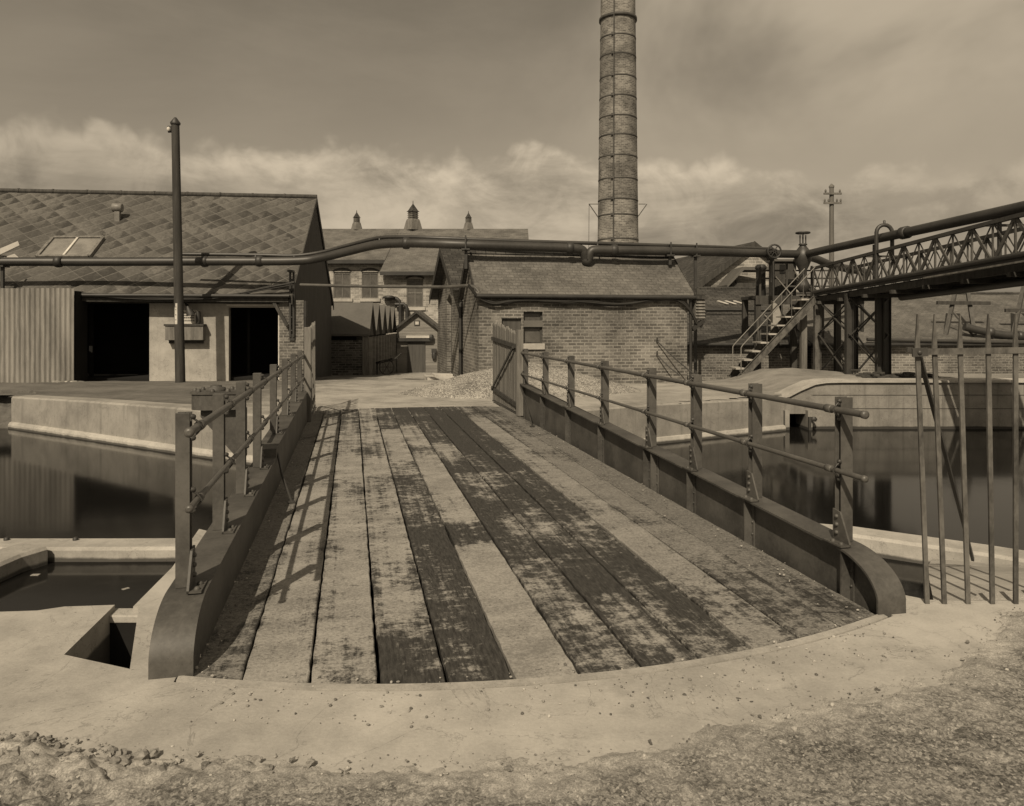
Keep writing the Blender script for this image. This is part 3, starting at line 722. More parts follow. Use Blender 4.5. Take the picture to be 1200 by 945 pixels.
# gear housing of the turning gear, bolted outside the left girder
hx,hs=-1.19,7.25
mb=MB()
outl=[]
for i in range(9):
    th=PI/2+PI*i/8; outl.append((hx-.09+.14*math.cos(th),hs+.14*math.sin(th)))
outl+=[(hx+.17,hs-.14),(hx+.17,hs+.14)]
mb.prism(outl,(0,0,.865),(1,0,0),(0,1,0),(0,0,.14)); gh=bb(mb,'gear_housing',M['steel'])
mb=MB(); ins=[(hx+(x-hx)*1.06,hs+(y-hs)*1.08) for x,y in outl]; mb.prism(ins,(0,0,1.0055),(1,0,0),(0,1,0),(0,0,.022)); mb.lathe((hx-.02,hs,1.028),[(.085,0),(.085,.028),(.05,.035),(.05,.05)],18); mb.build('cover',M['steel'],gh,shift=SH)
for i,(dx,dy) in enumerate(((-.2,0),(-.15,.1),(-.15,-.1),(-.03,.13),(-.03,-.13),(.1,.12),(.1,-.12),(.15,0.03))):
    mb=MB(); mb.bolt((hx+dx,hs+dy,1.028),(0,0,1),.022,.03); mb.build('bolt',M['steel'],gh,shift=SH)
mb=MB(); mb.prism([(hx-.14,.864),(hx-.14,.80),(hx+.17,.42),(hx+.24,.42),(hx+.24,.864)],(0,hs-.07,0),(1,0,0),(0,0,1),(0,.14,0)); mb.build('bracket',M['steel'],gh,shift=SH)
mb=MB(); mb.span(hx+.172,hx+.215,hs-.15,hs+.15,.36,1.10)
for zz in(.46,.6,.74,.9,1.02):
    mb.bolt((hx+.215,hs-.12,zz),(1,0,0),.02,.025)
mb.build('mounting_plate',M['steeldk'],gh,shift=SH)
mb=MB(); mb.tube([(hx+.1,hs+.3,.93),(hx+.1,hs+1.0,.93)],.02,10); mb.lathe((hx+.1,hs+1.0,.93),[(.026,-.03),(.026,.03)],8,axis=(0,1,0)); mb.build('gear_shaft',M['steeldk'],gh,shift=SH)

# ------------------------------------------------------------------ gates at the far end of the bridge
def gate(name,L,s0,s1,h0,h1,n,label,mat,pw,side):
    t=thing(name,label,'gate',W(L,s0,gzf(*W(L,s0)[:2])),A)
    ln=s1-s0
    for i in range(n):
        y=ln*(i+.5)/n; h=h0+(h1-h0)*y/ln+rnd.uniform(-.03,.03); mb=MB(); x=rnd.uniform(-.006,.006)
        mb.prism([(-pw/2,.04),(pw/2,.04),(pw/2,h-.07),(0,h),(-pw/2,h-.07)],(x-.011,y,0),(0,1,0),(0,0,1),(.022,0,0)); mb.build('pale',mat,t)
    for z in(.18,h0-.28):
        mb=MB(); mb.bar((side*.03,0,z),(side*.03,ln,z+(h1-h0)*.6),.03,.075); mb.build('gate_rail',M['timberdk'],t)
    mb=MB(); mb.bar((side*.055,ln-.1,.25),(side*.055,.25,h0-.3),.02,.05); mb.build('brace',M['timberdk'],t)
    mb=MB(); mb.box((0,-.07,(h0+.02)/2),(.11,.11,h0+.02),bev=.006); mb.build('gate_post',M['timber'],t)
    mb=MB(); mb.span(-.02,.02,-.02,ln,.0,.03); mb.build('bottom_bar',M['steeldk'],t)
    return t
gate('pale_gate',2.90,13.02,15.5,1.50,1.66,17,'weathered timber pale gate standing open at the right far corner of the bridge',M['timber'],.115,-1)
gate('pale_gate',-.72,13.0,15.3,1.55,1.66,10,'narrow dark pale gate folded open at the left far corner of the bridge',M['timber'],.06,-1)

# ------------------------------------------------------------------ iron fence at the right
fe=thing('picket_fence','worn iron picket fence with pointed bars at the right edge above the canal bank','fence',(2.5,4.40,0))
pk=[(1075,1087),(1095,1107),(1125,1134.5),(1158,1163),(1190,1190.5),(1222,1219),(1254,1248)]
for i,(a,b_) in enumerate(pk):
    Yp=4.40; xb=(b_-600)/F*Yp-2.5; xt=(a-600)/F*Yp-2.5; mb=MB(); w_=.019
    k=[(xb+(xt-xb)*q_+rnd.uniform(-.002,.002),1.5*q_) for q_ in(0,.3,.6,.85,1.0)]
    mb.bar((xb,rnd.uniform(-.006,.006),0),(xt,0,1.5),.026,.014,up=(0,1,0))
    mb.prism([(-.015,0),(.015,0),(.002,.2),(-.002,.2)],(xt,-.006,1.498),(1,0,0),(0,0,1),(0,.013,0))
    mb.build('picket',M['fence'],fe)
mb=MB(); mb.bar((-.135,-.0145,1.478),(1.0,-.0145,1.495),.013,.036); mb.build('fence_rail',M['fence'],fe)
mb=MB(); mb.bar((-.17,-.028,1.474),(-.08,-.028,1.478),.012,.05); mb.bar((-.17,.03,1.49),(-.06,.03,1.48),.012,.03); mb.bolt((-.13,-.034,1.475),(0,-1,0)); mb.build('hinge_band',M['steeldk'],fe)
mb=MB(); mb.bar((-.10,.03,1.47),(1.52,2.15,-.42),.022,.030); mb.build('back_stay',M['steeldk'],fe)
# ================================================================== LEFT WORKSHOP (white wall, diamond roof)
TH=math.radians(7); P0=Vector((-6.63,22.6,0)); RS=.697
lb=thing('workshop','long workshop with diamond-tiled roof, limewashed front and two black doorways left of the bridge','building',P0,TH)
def lbx(px,y=.4):          # photo column -> distance along the front
    r=(px-600)/F; ox,oy=P0.x-math.sin(TH)*y,P0.y+math.cos(TH)*y
    return (oy*r-ox)/(math.cos(TH)-r*math.sin(TH))
def lbroof(px,py):         # photo pixel -> point on the front roof slope, in the workshop's frame
    r=(px-600)/F; k=(py-HZ)/F; st,ct=math.sin(TH),math.cos(TH)
    a=-st*r+ct; b=P0.x*st-P0.y*ct         # depth = a*Y+b
    Yy=(H-2.5-RS*b)/(RS*a+k); X=r*Yy
    return Vector(((X-P0.x)*ct+(Yy-P0.y)*st, a*Yy+b, 2.5+RS*(a*Yy+b)))
WT=2.22
mb=MB()
for x0,x1,z0,z1 in((lbx(175),lbx(268),-.3,WT),(lbx(327),-.40,-.3,WT),(lbx(268),lbx(327),2.10,WT)):
    mb.span(x0,x1,.40,.62,z0,z1)
mb.build('front_wall',M['render'],lb)
mb=MB(); mb.span(-12,-.40,.36,.62,WT+.002,2.52); mb.build('eave_shade_beam',M['timberdk'],lb)  # dark colour of this beam paints the shade below the eave
mb=MB(); mb.span(lbx(327)-.02,lbx(327)+.05,.37,.40,-.1,2.14); mb.span(lbx(268)-.06,lbx(327)+.05,.37,.40,2.142,2.2); mb.build('door_surround',M['white'],lb)
mb=MB(); mb.prism([(.4,-.8),(.4,2.72),(5.45,6.2),(10.4,2.72),(10.4,-.8)],(-.22,0,0),(0,1,0),(0,0,1),(.2,0,0)); mb.build('gable_wall',M['timberdk'],lb)
mb=MB(); mb.prism([(.62,-.8),(.62,2.7),(5.45,6.1),(10.4,2.7),(10.4,-.8)],(-12,0,0),(0,1,0),(0,0,1),(.2,0,0)); mb.span(-11.8,-.22,10.2,10.4,-.8,2.6); mb.build('wall',M['brickdk'],lb)
mb=MB(); mb.span(-11.7,-.24,3.4,3.5,-.6,4.4); mb.span(-11.7,-.24,.63,3.4,-.12,-.035); mb.span(-4.25,-1.9,.625,.66,-.1,2.2); mb.build('interior',M['painted_dark'],lb)  # shade behind the doorways put into the near-black colour
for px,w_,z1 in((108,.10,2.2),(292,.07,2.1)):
    mb=MB(); x=lbx(px,1.5); mb.span(x-w_/2,x+w_/2,1.4,1.5,.25 if w_>.2 else -.1,z1); mb.build('inner_post',M['painted_dark'],lb)
mb=MB(); mb.prism([(-.05,2.465),(5.45,6.298),(10.95,2.465),(10.95,2.39),(5.45,6.22),(-.05,2.39)],(-12,0,0),(0,1,0),(0,0,1),(12,0,0)); rf=mb.build('roof',M['diamond'],lb)
mb=MB(); mb.tube([(-12,5.45,6.33),(.02,5.45,6.33)],.085,10); 
for x in np.arange(-11.5,0,1.15): mb.lathe((x,5.45,6.33),[(.1,-.03),(.1,.03)],10,axis=(1,0,0))
mb.build('ridge',M['timberdk'],rf)
mb=MB(); mb.prism([(-.07,2.46),(5.45,6.31),(10.97,2.46),(10.97,2.20),(5.45,6.05),(-.07,2.20)],(.001,0,0),(0,1,0),(0,0,1),(.03,0,0)); mb.build('barge_board',M['timberdk'],rf)
mb=MB(); mb.tube([(-6.1,-.10,2.44),(-.05,-.10,2.44)],.055,10); mb.build('gutter',M['iron'],lb)
mb=MB(); mb.span(-6.2,-.1,-.02,.02,2.26,2.40); mb.build('fascia',M['timberdk'],lb)
# skylight, vent cowl, replaced sheets
sn=Vector((0,-RS,1)).normalized()
c=[lbroof(*p) for p in((44,303),(63,281),(111,280.5),(99,303))]
c[2].x=c[1].x+1.5; c[3].x=c[0].x+1.5
mb=MB()
for a,b_ in((0,1),(1,2),(2,3),(3,0)): mb.bar(c[a]+sn*.05,c[b_]+sn*.05,.09,.12,up=sn)
mm=(c[0]+c[3])/2,(c[1]+c[2])/2; 
sk=mb.build('skylight',M['timber'],lb)
mb=MB(); mb.add([p+sn*.06 for p in c],[(0,3,2,1)]); mb.build('pane',plain('skylight_glass',.20,.25,.25,1.5,8,.02,.002,.5),sk)
mb=MB(); mb.bar(mm[0]+sn*.08,mm[1]+sn*.08,.06,.05,up=sn); mb.build('glazing_bar',M['white'],sk)
v=lbroof(138,258); mb=MB(); mb.box((v.x,v.y,v.z+.15),(.16,.16,.56)); mb.lathe((v.x-.17,v.y,v.z+.42),[(.13,0),(.155,.02),(.155,.30),(.13,.32)],14,axis=(1,0,0)); mb.build('roof_cowl',plain('zinc',.17,.5,.3,3,20,.1,.004,.4),lb)
for a,b_,c_,d_ in(((0,292),(21,283),(23,288),(0,299)),((2,303),(17,298),(23,303),(8,306))):
    q=[lbroof(*p)+sn*.012 for p in(a,b_,c_,d_)]; mb=MB(); mb.add(q+[p-sn*.03 for p in q],[(0,1,2,3),(3,2,1,0)] if False else [(3,2,1,0)]); mb.build('roof_patch',plain('pale_sheet',.33,.7,.2),rf)
# brick pier carrying the pipe bracket
pr_=thing('brick_pier','narrow brick pier under the pipe bracket at the right end of the workshop','pier',P0+Vector((math.cos(TH)*-.03,math.sin(TH)*-.03,-.1)),TH)
mb=MB(); mb.span(-.36,.36,.12,.95,-.3,2.42); mb.build('pier_shaft',M['brick'],pr_)
mb=MB(); mb.span(-.05,.0,.03,.118,1.3,3.25); mb.span(.05,.1,.03,.118,1.3,3.25); mb.span(-.05,.1,.06,.1,1.2,1.4); mb.span(-.05,.1,.02,.12,3.0,3.06); mb.span(-.05,.1,-.3,.12,3.252,3.31)
for z in(1.5,1.9,2.3,2.7): mb.bolt((.025,.06,z),(0,-1,0),.03,.03)
mb.build('pipe_bracket',M['iron'],pr_)
mb=MB(); mb.bar((-.5,.05,2.35),(-.1,.02,1.65),.07,.09); mb.build('strut',M['timberdk'],pr_)
mb=MB(); mb.tube([(.40,.2,-.2),(.40,.2,2.4)],.06,10); mb.build('downpipe',M['iron'],pr_)
# corrugated screen
cs=thing('corrugated_screen','tall pale corrugated iron screen standing in front of the workshop at the left edge','screen',P0,TH)
def corrugated(x0,x1,y,z0,z1,pitch=.135,amp=.024):
    mb=MB(); n=int((x1-x0)/(pitch/8)); vs=[]
    for i in range(n+1):
        x=x0+(x1-x0)*i/n; yy=y+amp*math.sin(2*PI*(x-x0)/pitch)+.006*math.sin(x*2.1)
        e=.012*math.sin(int((x-x0)/.66)*2.7)
        vs+=[(x,yy,z0+e),(x,yy,z1+e)]
    mb.add(vs,[(2*i,2*i+2,2*i+3,2*i+1) for i in range(n)],True); return mb
xr=lbx(87,-.45)
corrugated(-12,xr,-.45,-.1,2.62).build('sheeting',M['corr'],cs)
mb=MB(); mb.span(xr-.02,xr+.03,-.40,.34,-.1,2.55); mb.build('side_board',M['painted_dark'],cs)
mb=MB()
for z in(.4,1.3,2.2): mb.span(-12,xr-.03,-.42,-.36,z-.04,z+.04)
mb.build('rail',M['timberdk'],cs)
mb=MB()
for i in range(9): mb.box((xr-.45+i*.09+rnd.uniform(-.02,.02),-.62+rnd.uniform(-.06,.05),-.08+rnd.uniform(0,.03)),(.16,.13,.1),rnd.random(),bev=.03)
tag(mb.build('rubble',M['stone'],None),'few rough stones at the foot of the corrugated screen','rubble',kind='stuff').location=P0; bpy.context.scene.objects['rubble'].rotation_euler=(0,0,TH)
# trough on the wall, sign above it, hooded lamp
x0,x1=lbx(197),lbx(241)
tr=thing('wall_trough','grey boarded trough box fixed to the limewashed wall behind the tall pole','trough',P0,TH)
mb=MB(); mb.span(x0,x1,.12,.392,1.12,1.54,bev=.01); mb.build('box',M['timber'],tr)
mb=MB(); mb.span(x0-.03,x1+.03,.09,.394,1.542,1.60,bev=.008); mb.build('lid',M['timberdk'],tr)
mb=MB(); mb.span(x0+.05,x1-.05,.3,.39,1.02,1.118); mb.build('bracket',M['timberdk'],tr)
sg=thing('small_sign','small pale lettered sign propped on the wall trough','sign',P0,TH)
x0,x1=lbx(213),lbx(232); mb=MB(); mb.span(x0,x1,.30,.34,1.604,2.02,bev=.006); mb.build('board',M['paper'],sg)
for z,h in((1.93,.045),(1.86,.03),(1.79,.04),(1.70,.03)):
    mb=MB(); xx=x0+.05
    while xx<x1-.08:
        d=rnd.uniform(.02,.05); mb.span(xx,xx+d,.296,.2995,z-h/2,z+h/2); xx+=d+.012
    mb.build('lettering',M['ink'],sg)
la=thing('hooded_lamp','dark hooded lamp leaning out over the small sign','lamp',P0,TH)
xx=lbx(225); mb=MB(); mb.tube([(xx-.12,.39,2.16),(xx-.12,.2,2.2),(xx-.05,.12,2.12)],.03,8); mb.lathe((xx+.0,.1,2.02),[(.13,-.16),(.11,-.05),(.06,.06),(.04,.12)],12,axis=(-.35,-.1,1)); mb.tube([(xx+.2,.3,1.62),(xx+.22,.28,1.8),(xx+.2,.3,1.97)],.07,8); mb.build('shade',M['iron'],la)

# ------------------------------------------------------------------ tall pole on the left
b0=at(211.5,447,21.0); tp=at(205.5,146,21.0); tp.z=7.2
pl=thing('tall_pole','tall dark tarred pole with small bracket head in front of the limewashed wall','pole',(b0.x,b0.y,-.02))
mb=MB(); mb.tube([(0,0,-.2),(tp.x-b0.x,0,tp.z+.02)],[.135,.105],16); mb.build('shaft',M['pole'],pl)
dx=tp.x-b0.x; mb=MB(); mb.lathe((dx,0,7.2),[(.13,0),(.14,.05),(.03,.2)],12); mb.box((dx-.14,-.02,7.08),(.12,.1,.16),bev=.02); mb.bar((dx-.2,0,7.0),(dx+.1,0,7.02),.05,.05); mb.build('pole_head',M['iron'],pl)
mb=MB(); mb.lathe((dx-.16,-.06,7.0),[(.03,0),(.055,.03),(.05,.09),(.02,.12)],10); mb.build('insulator',M['white'],pl)
mb=MB(); mb.add([(Vector((-.135+.0,0,0))+Vector((0.006+.139*math.sin(a)*1.0+.11,-.141*math.cos(a),z))) for a in(-1.2,-.8,-.4,-.05) for z in(1.62,2.2)],[(0,2,3,1),(2,4,5,3),(4,6,7,5)]); mb.build('notice',M['paper'],pl)
mb=MB()
for z in(1.74,1.88,2.02,2.1): mb.box((-.085,-.117,z),(.07,.008,.02),-.62)
mb.build('lettering',M['ink'],pl)

# ================================================================== BRICK HUT
hut=thing('brick_hut','low brick building with slate roof and small window, behind the gravel heap','building',W(3.22,19.25),A)
def hx(px,y=0.0):
    r=(px-600)/F; o=W(3.22,19.25+y); return (o.y*r-o.x)/(CA-r*SA)
mb=MB(); ZE=2.36
for x0,x1,z0,z1 in((0,hx(588),-.4,ZE),(hx(588),hx(611),1.76,ZE),(hx(611),hx(613.5),-.4,ZE),(hx(613.5),hx(636),1.93,ZE),(hx(613.5),hx(636),-.4,.93),(hx(636),5.82,-.4,ZE)):
    mb.span(x0,x1,0,.22,z0,z1)
mb.prism([(.22,-.5),(.22,ZE),(1.425,3.42),(2.85,2.25),(2.85,-.6)],(0,0,0),(0,1,0),(0,0,1),(.22,0,0))
mb.prism([(.22,-.5),(.22,ZE),(1.425,3.42),(2.85,2.25),(2.85,-.6)],(5.6,0,0),(0,1,0),(0,0,1),(.22,0,0))
mb.span(.22,5.6,2.63,2.85,-.6,2.3)
mb.build('wall',M['brick'],hut)
mb=MB(); mb.span(hx(588),hx(611),.08,.13,-.2,1.758); mb.build('door',M['door'],hut)
wf=MB(); x0,x1=hx(613.5),hx(636)
wf.span(x0,x0+.04,.1,.16,1.092,1.928); wf.span(x1-.04,x1,.1,.16,1.092,1.928); wf.span(x0+.041,x1-.041,.1,.16,1.092,1.13); wf.span(x0+.041,x1-.041,.1,.16,1.885,1.928); wf.span(x0+.041,x1-.041,.11,.15,1.49,1.51)
wn=wf.build('window',M['timberdk'],hut)
mb=MB(); mb.span(x0+.04,x1-.04,.135,.142,1.13,1.885); mb.build('pane',M['glass'],wn)
mb=MB(); mb.span(x0+.0,x1-.0,.02,.075,1.53,1.70); mb.build('blind',M['blind'],wn)
mb=MB(); mb.span(x0-.05,x1+.05,-.05,.2,.932,1.09,bev=.01); mb.build('sill',M['coping'],wn)
mb=MB(); s_=(3.62-2.4)/1.545
mb.prism([(-.14,2.39),(1.425,3.63),(2.98,2.40),(2.98,2.32),(1.425,3.55),(-.14,2.31)],(-.11,0,0),(0,1,0),(0,0,1),(6.11,0,0)); rf=mb.build('roof',M['slate'],hut)
mb=MB(); mb.prism([(1.28,3.56),(1.425,3.68),(1.57,3.56),(1.425,3.6)],(-.12,0,0),(0,1,0),(0,0,1),(6.13,0,0)); mb.build('ridge',M['slatedk'],rf)
mb=MB()
for x in(-.125,6.002): mb=MB(); mb.prism([(-.16,2.40),(1.425,3.66),(3.0,2.41),(3.0,2.22),(1.425,3.46),(-.16,2.21)],(x,0,0),(0,1,0),(0,0,1),(.025,0,0)); mb.build('barge_board',M['timberdk'],rf)
mb=MB(); mb.tube([(-.1,-.17,2.33),(6.0,-.17,2.33)],.05,10); mb.build('gutter',M['iron'],hut)
mb=MB(); mb.tube([(.0,2.95,2.3),(-.06,2.95,2.2),(-.06,2.95,-.2)],.05,10); mb.tube([(5.88,-.1,2.3),(5.9,-.06,2.1),(5.9,-.06,.0)],.04,10); mb.build('downpipe',M['iron'],hut)
mb=MB(); mb.span(6.02,6.30,-.1,.3,1.72,2.28)
for z in np.arange(1.78,2.28,.085): mb.bar((6.02,-.115,z),(6.30,-.115,z),.05,.02,up=(0,-1,.6))
lv=mb.build('louvre_box',M['timber'],hut)
mb=MB(); mb.prism([(5.92,2.29),(6.38,2.29),(6.05,2.62)],(0,-.16,0),(1,0,0),(0,0,1),(0,.5,0)); mb.build('louvre_roof',M['slatedk'],lv)
mb=MB(); mb.bar((6.28,-.05,1.7),(5.95,-.05,1.45),.12,.1); mb.bar((6.36,-.05,1.95),(6.2,-.05,1.5),.05,.06); mb.build('chute',M['iron'],lv)
# annex behind it
an=thing('brick_annex','brick gable with tall narrow dark doorway behind the low brick building','building',W(3.22,22.25),A)
mb=MB()
g=[(0,-.9),(0,2.75),(3.0,4.1),(6.3,2.7),(6.3,-1.2)]
mb.prism([(0,-.9),(0,2.75),(3.0,4.05),(6.3,2.7),(6.3,-1.2),(3.6,-1.2),(3.6,2.42),(3.0,2.62),(2.3,2.42),(2.3,-.9)],(0,.1,0),(0,1,0),(0,0,1),(.25,0,0))
mb.span(.25,4.5,.1,.3,-.9,2.7); mb.span(.25,4.5,6.1,6.3,-1.2,2.7)
mb.build('wall',M['brick'],an)
mb=MB(); mb.span(.15,.2,2.38,3.68,-.9,2.65); mb.build('door',M['door'],an)
mb=MB(); mb.prism([(-.05,2.72),(3.05,4.2),(6.6,2.62),(6.6,2.52),(3.05,4.08),(-.05,2.62)],(-.3,0,0),(0,1,0),(0,0,1),(5,0,0)); rf=mb.build('roof',M['slatedk'],an)
mb=MB(); mb.prism([(-.06,2.74),(3.05,4.22),(6.62,2.64),(6.62,2.36),(3.05,3.92),(-.06,2.46)],(-.325,0,0),(0,1,0),(0,0,1),(.024,0,0)); mb.build('barge_board',M['timberdk'],rf)
mb=MB(); mb.span(.1,.75,3.9,4.5,3.2,3.98); mb.span(.06,.79,3.86,4.54,3.982,4.05); cs_=mb.build('chimney',M['brick'],an)
for dx in(.2,.5): mb=MB(); mb.lathe((.08+dx,4.2,4.051),[(.09,0),(.07,.2),(.09,.22)],10); mb.build('chimney_pot',M['paper'],cs_)
st=MB(); q=W(2.8,24.6); st.box((q.x,q.y,-.17),(.9,1.3,.16),A,bev=.02); st.box((q.x+.1,q.y,-.07),(.6,.9,.1),A,bev=.02); tag(st.build('door_step',M['coping']),'two worn stone steps at the narrow dark doorway of the annex','step')

# ================================================================== WORKS BUILDING FAR BEHIND
wk=thing('works_building','long pale brick works with slate roof and three roof vents far behind the yard','building',(-6,46.2,-1.6))
def wx(px,Yd): return (px-600)/F*Yd+6
YL,YR=48.0,46.2
def wallwin(x0,x1,zt,y,wins,nm):
    mb=MB(); th=.3; xs=sorted(wins); cur=x0
    for (a,b_,z0,z1) in xs:
        mb.span(cur,a,y,y+th,-.4,zt); mb.span(a,b_,y,y+th,-.4,z0); mb.span(a,b_,y,y+th,z1,zt); cur=b_
    mb.span(cur,x1,y,y+th,-.4,zt); return mb
def zof(py,Yd): return H-(py-HZ)/F*Yd+1.6
wl=[(wx(391,YL),wx(411,YL),zof(350,YL),zof(319,YL)),(wx(424,YL),wx(443.5,YL),zof(350,YL),zof(319,YL))]
wr=[(wx(476.5,YR),wx(496,YR),zof(360,YR),zof(327,YR))]
mb=wallwin(-9,wx(450,YL),7.15,YL-YR,wl,'l'); mb.build('wall',M['brickfar'],wk)
mb=wallwin(wx(449,YR),7.4,6.3,0,wr,'r'); mb.build('wall',M['brickfar'],wk)
for (a,b_,z0,z1),y in[(w_,YL-YR) for w_ in wl]+[(w_,0) for w_ in wr]:
    mb=MB(); t=.07
    mb.span(a,a+t,y+.08,y+.16,z0,z1); mb.span(b_-t,b_,y+.08,y+.16,z0,z1); mb.span(a+t,b_-t,y+.08,y+.16,z0,z0+t); mb.span(a+t,b_-t,y+.08,y+.16,z1-t*1.6,z1); mb.span(a+t,b_-t,y+.08,y+.16,(z0+z1)/2-.035,(z0+z1)/2+.035); mb.span((a+b_)/2-.02,(a+b_)/2+.02,y+.09,y+.15,z0+t,z1-t)
    o=mb.build('window',M['white'] if 0 else M['timber'],wk)
    mb=MB(); mb.span(a+t,b_-t,y+.118,y+.122,z0+t,z1-t); mb.build('pane',M['glass'],o)
    mb=MB(); mb.span(a+t,b_-t,y+.17,y+.19,z0+.2,(z0+z1)/2+.15); mb.build('blind',M['blind'],o)
    mb=MB(); mb.span(a-.12,b_+.12,y-.1,y+.07,z0-.2,z0-.002); mb.build('sill',M['coping'],o)
    mb=MB(); n=8; arc=[(a-.06+(b_-a+.12)*i/n, z1-.02+.16*math.sin(PI*i/n)) for i in range(n+1)]; mb.prism(arc+[(x,z+.14) for x,z in arc[::-1]],(0,y-.012,0),(1,0,0),(0,0,1),(0,.05,0)); mb.build('window_arch',M['timberdk'],o)
mb=MB()
RY,RZ=54-YR,9.98
def slope(x0,x1,ye,ze,bk): mb.prism([(ye,ze),(RY,RZ),(RY+8,RZ-3.4),(RY+8,RZ-3.6),(RY,RZ-.2),(ye,ze-.18)],(x0,0,0),(0,1,0),(0,0,1),(x1-x0,0,0))
slope(-9,wx(449,46.9),YL-YR-.4,7.24,1); slope(wx(449,46.9)+.01,7.15,-.5,6.36,1)
rf=mb.build('roof',M['slatefar'],wk)
mb=MB(); mb.span(-9,wx(449,46.9),YL-YR-.48,YL-YR-.4,6.98,7.2); mb.span(wx(449,46.9)+.02,7.15,-.58,-.5,6.12,6.34); mb.build('gutter',M['iron'],wk)
for px,hh,wd in((418,1.25,.5),(484,1.9,.8),(549,1.2,.46)):
    x=wx(px,54); mb=MB(); w2=wd*.62
    mb.lathe((x,RY,RZ-.1),[(wd*.86,0),(wd*.62,hh*.36),(wd*.55,hh*.36+.1)],4,smooth=False); mb.box((x,RY,RZ+hh*.49),(wd*.62,wd*.62,hh*.32),PI/4)
    for k in range(4): mb.box((x,RY,RZ+hh*(.36+.07*k)),(wd*.72,wd*.72,.04),PI/4)
    o=mb.build('roof_vent',M['timber'],wk)
    mb=MB(); mb.lathe((x,RY,RZ+hh*.64),[(wd*.60,0),(wd*.45,hh*.05),(.03,hh*.30),(.02,hh*.42)],4,smooth=False); mb.build('cap',M['slatedk'],o)

# saw-tooth shed
ss=thing('sawtooth_shed','row of small steep-roofed sheds stepping back on the left of the yard','shed',(-6.36,33.4,-.70),.05)
mb=MB(); D=2.35
for k in range(5):
    y=k*D; zr=2.9 
    mb.prism([(y+.02,1.83),(y+D/2,zr+.37),(y+D-.02,1.83),(y+D-.02,1.74),(y+D/2,zr+.27),(y+.02,1.74)],(-2.9,0,0),(0,1,0),(0,0,1),(2.92,0,0))
mb.build('roof',M['felt'],ss)
mb=MB()
for k in range(5):
    y=k*D; mb.prism([(y+.15,1.75),(y+D/2,3.1),(y+D-.15,1.75)],(-.14,0,0),(0,1,0),(0,0,1),(.05,0,0))
mb.build('gable_board',M['timberdk'],ss)
mb=MB(); mb.span(-2.8,-.35,.12,.3,-.3,1.55); mb.build('wall',M['brickdk'],ss)
mb=MB(); mb.span(-2.7,-.6,.3,11.6,-1.0,1.7); mb.build('inner_wall',M['painted_dark'],ss)
for k in range(11):
    mb=MB(); y=.12+k*1.14; mb.span(-.03,.12,y-.05,y+.05,-1.0,1.70); mb.build('post',M['board'],ss)
mb=MB(); mb.span(-.30,-.05,.08,.2,-.3,1.735); mb.build('corner_post',M['timber'],ss)
mb=MB(); mb.span(-.10,-.04,.2,11.6,.75,.85); mb.build('rail',M['timberdk'],ss)
# clutter in front of the shed: a bench frame and a barrow wheel
cl=thing('handcart','small dark handcart with spoked wheel beside the saw-tooth shed','handcart',(-5.85,34.8,-.76))
mb=MB(); mb.bar((-.5,.4,.5),(.5,-.4,.75),.35,.08); mb.bar((.5,-.4,.75),(.8,-.6,1.0),.05,.05); mb.build('bed',M['timberdk'],cl)
mb=MB(); mb.tube([(.1+.34*math.cos(2*PI*i/20),-.35,.36+.34*math.sin(2*PI*i/20)) for i in range(21)],.03,8,cap=False)
for i in range(6): mb.bar((.1,-.35,.36),(.1+.33*math.cos(PI*i/3),-.35,.36+.33*math.sin(PI*i/3)),.025,.025)
mb.build('wheel',M['wheel'],cl); mb=MB(); mb.bar((-.45,.3,.5),(-.45,.3,0.0),.06,.06); mb.build('leg',M['timberdk'],cl)
# timber hut
th_=thing('timber_hut','small boarded timber hut with gabled roof and plank door at the back of the yard','hut',(-5.56,44,-1.32))
mb=MB(); mb.prism([(-1.19,-.2),(1.19,-.2),(1.19,2.62),(0,3.5),(-1.19,2.62)],(0,0,0),(1,0,0),(0,0,1),(0,3.2,0))
for z in np.arange(.1,2.7,.17): mb.span(-1.2,1.2,-.012,-.002,z-.006,z+.006)
mb.build('wall',M['board'],th_)
mb=MB(); mb.prism([(-1.36,2.50),(0,3.55),(1.36,2.50),(1.36,2.60),(0,3.68),(-1.36,2.60)],(0,-.22,0),(1,0,0),(0,0,1),(0,3.6,0)); mb.build('roof',M['felt'],th_)
mb=MB(); mb.prism([(-1.38,2.44),(0,3.50),(1.38,2.44),(1.38,2.60),(0,3.67),(-1.38,2.60)],(0,-.25,0),(1,0,0),(0,0,1),(0,.028,0)); mb.build('barge_board',M['timberdk'],th_)
mb=MB(); mb.span(-.55,.48,-.05,-.014,.0,1.84); mb.build('door',M['door'],th_)
mb=MB(); mb.span(-.60,.80,-.3,-.016,2.06,2.2); mb.build('canopy',M['paper'],th_)
mb=MB(); mb.span(-1.6,.9,-.26,-.06,1.87,2.05); mb.lathe((.85,-.2,2.1),[(.08,-.2),(.15,-.1),(.15,.08),(.08,.16)],10); mb.build('lamp_bracket',M['iron'],th_)
mb=MB(); mb.span(-.16,.16,-.04,-.014,2.78,3.08); o=mb.build('vent_window',M['timberdk'],th_); mb=MB(); mb.span(-.1,.1,-.046,-.041,2.84,3.02); mb.build('pane',M['paper'],o)
mb=MB(); mb.span(.86,1.14,-.2,-.014,1.2,1.42); mb.lathe((1.0,-.12,.86),[(.12,0),(.14,.2),(.1,.34)],10); mb.build('fire_bucket',M['iron'],th_)
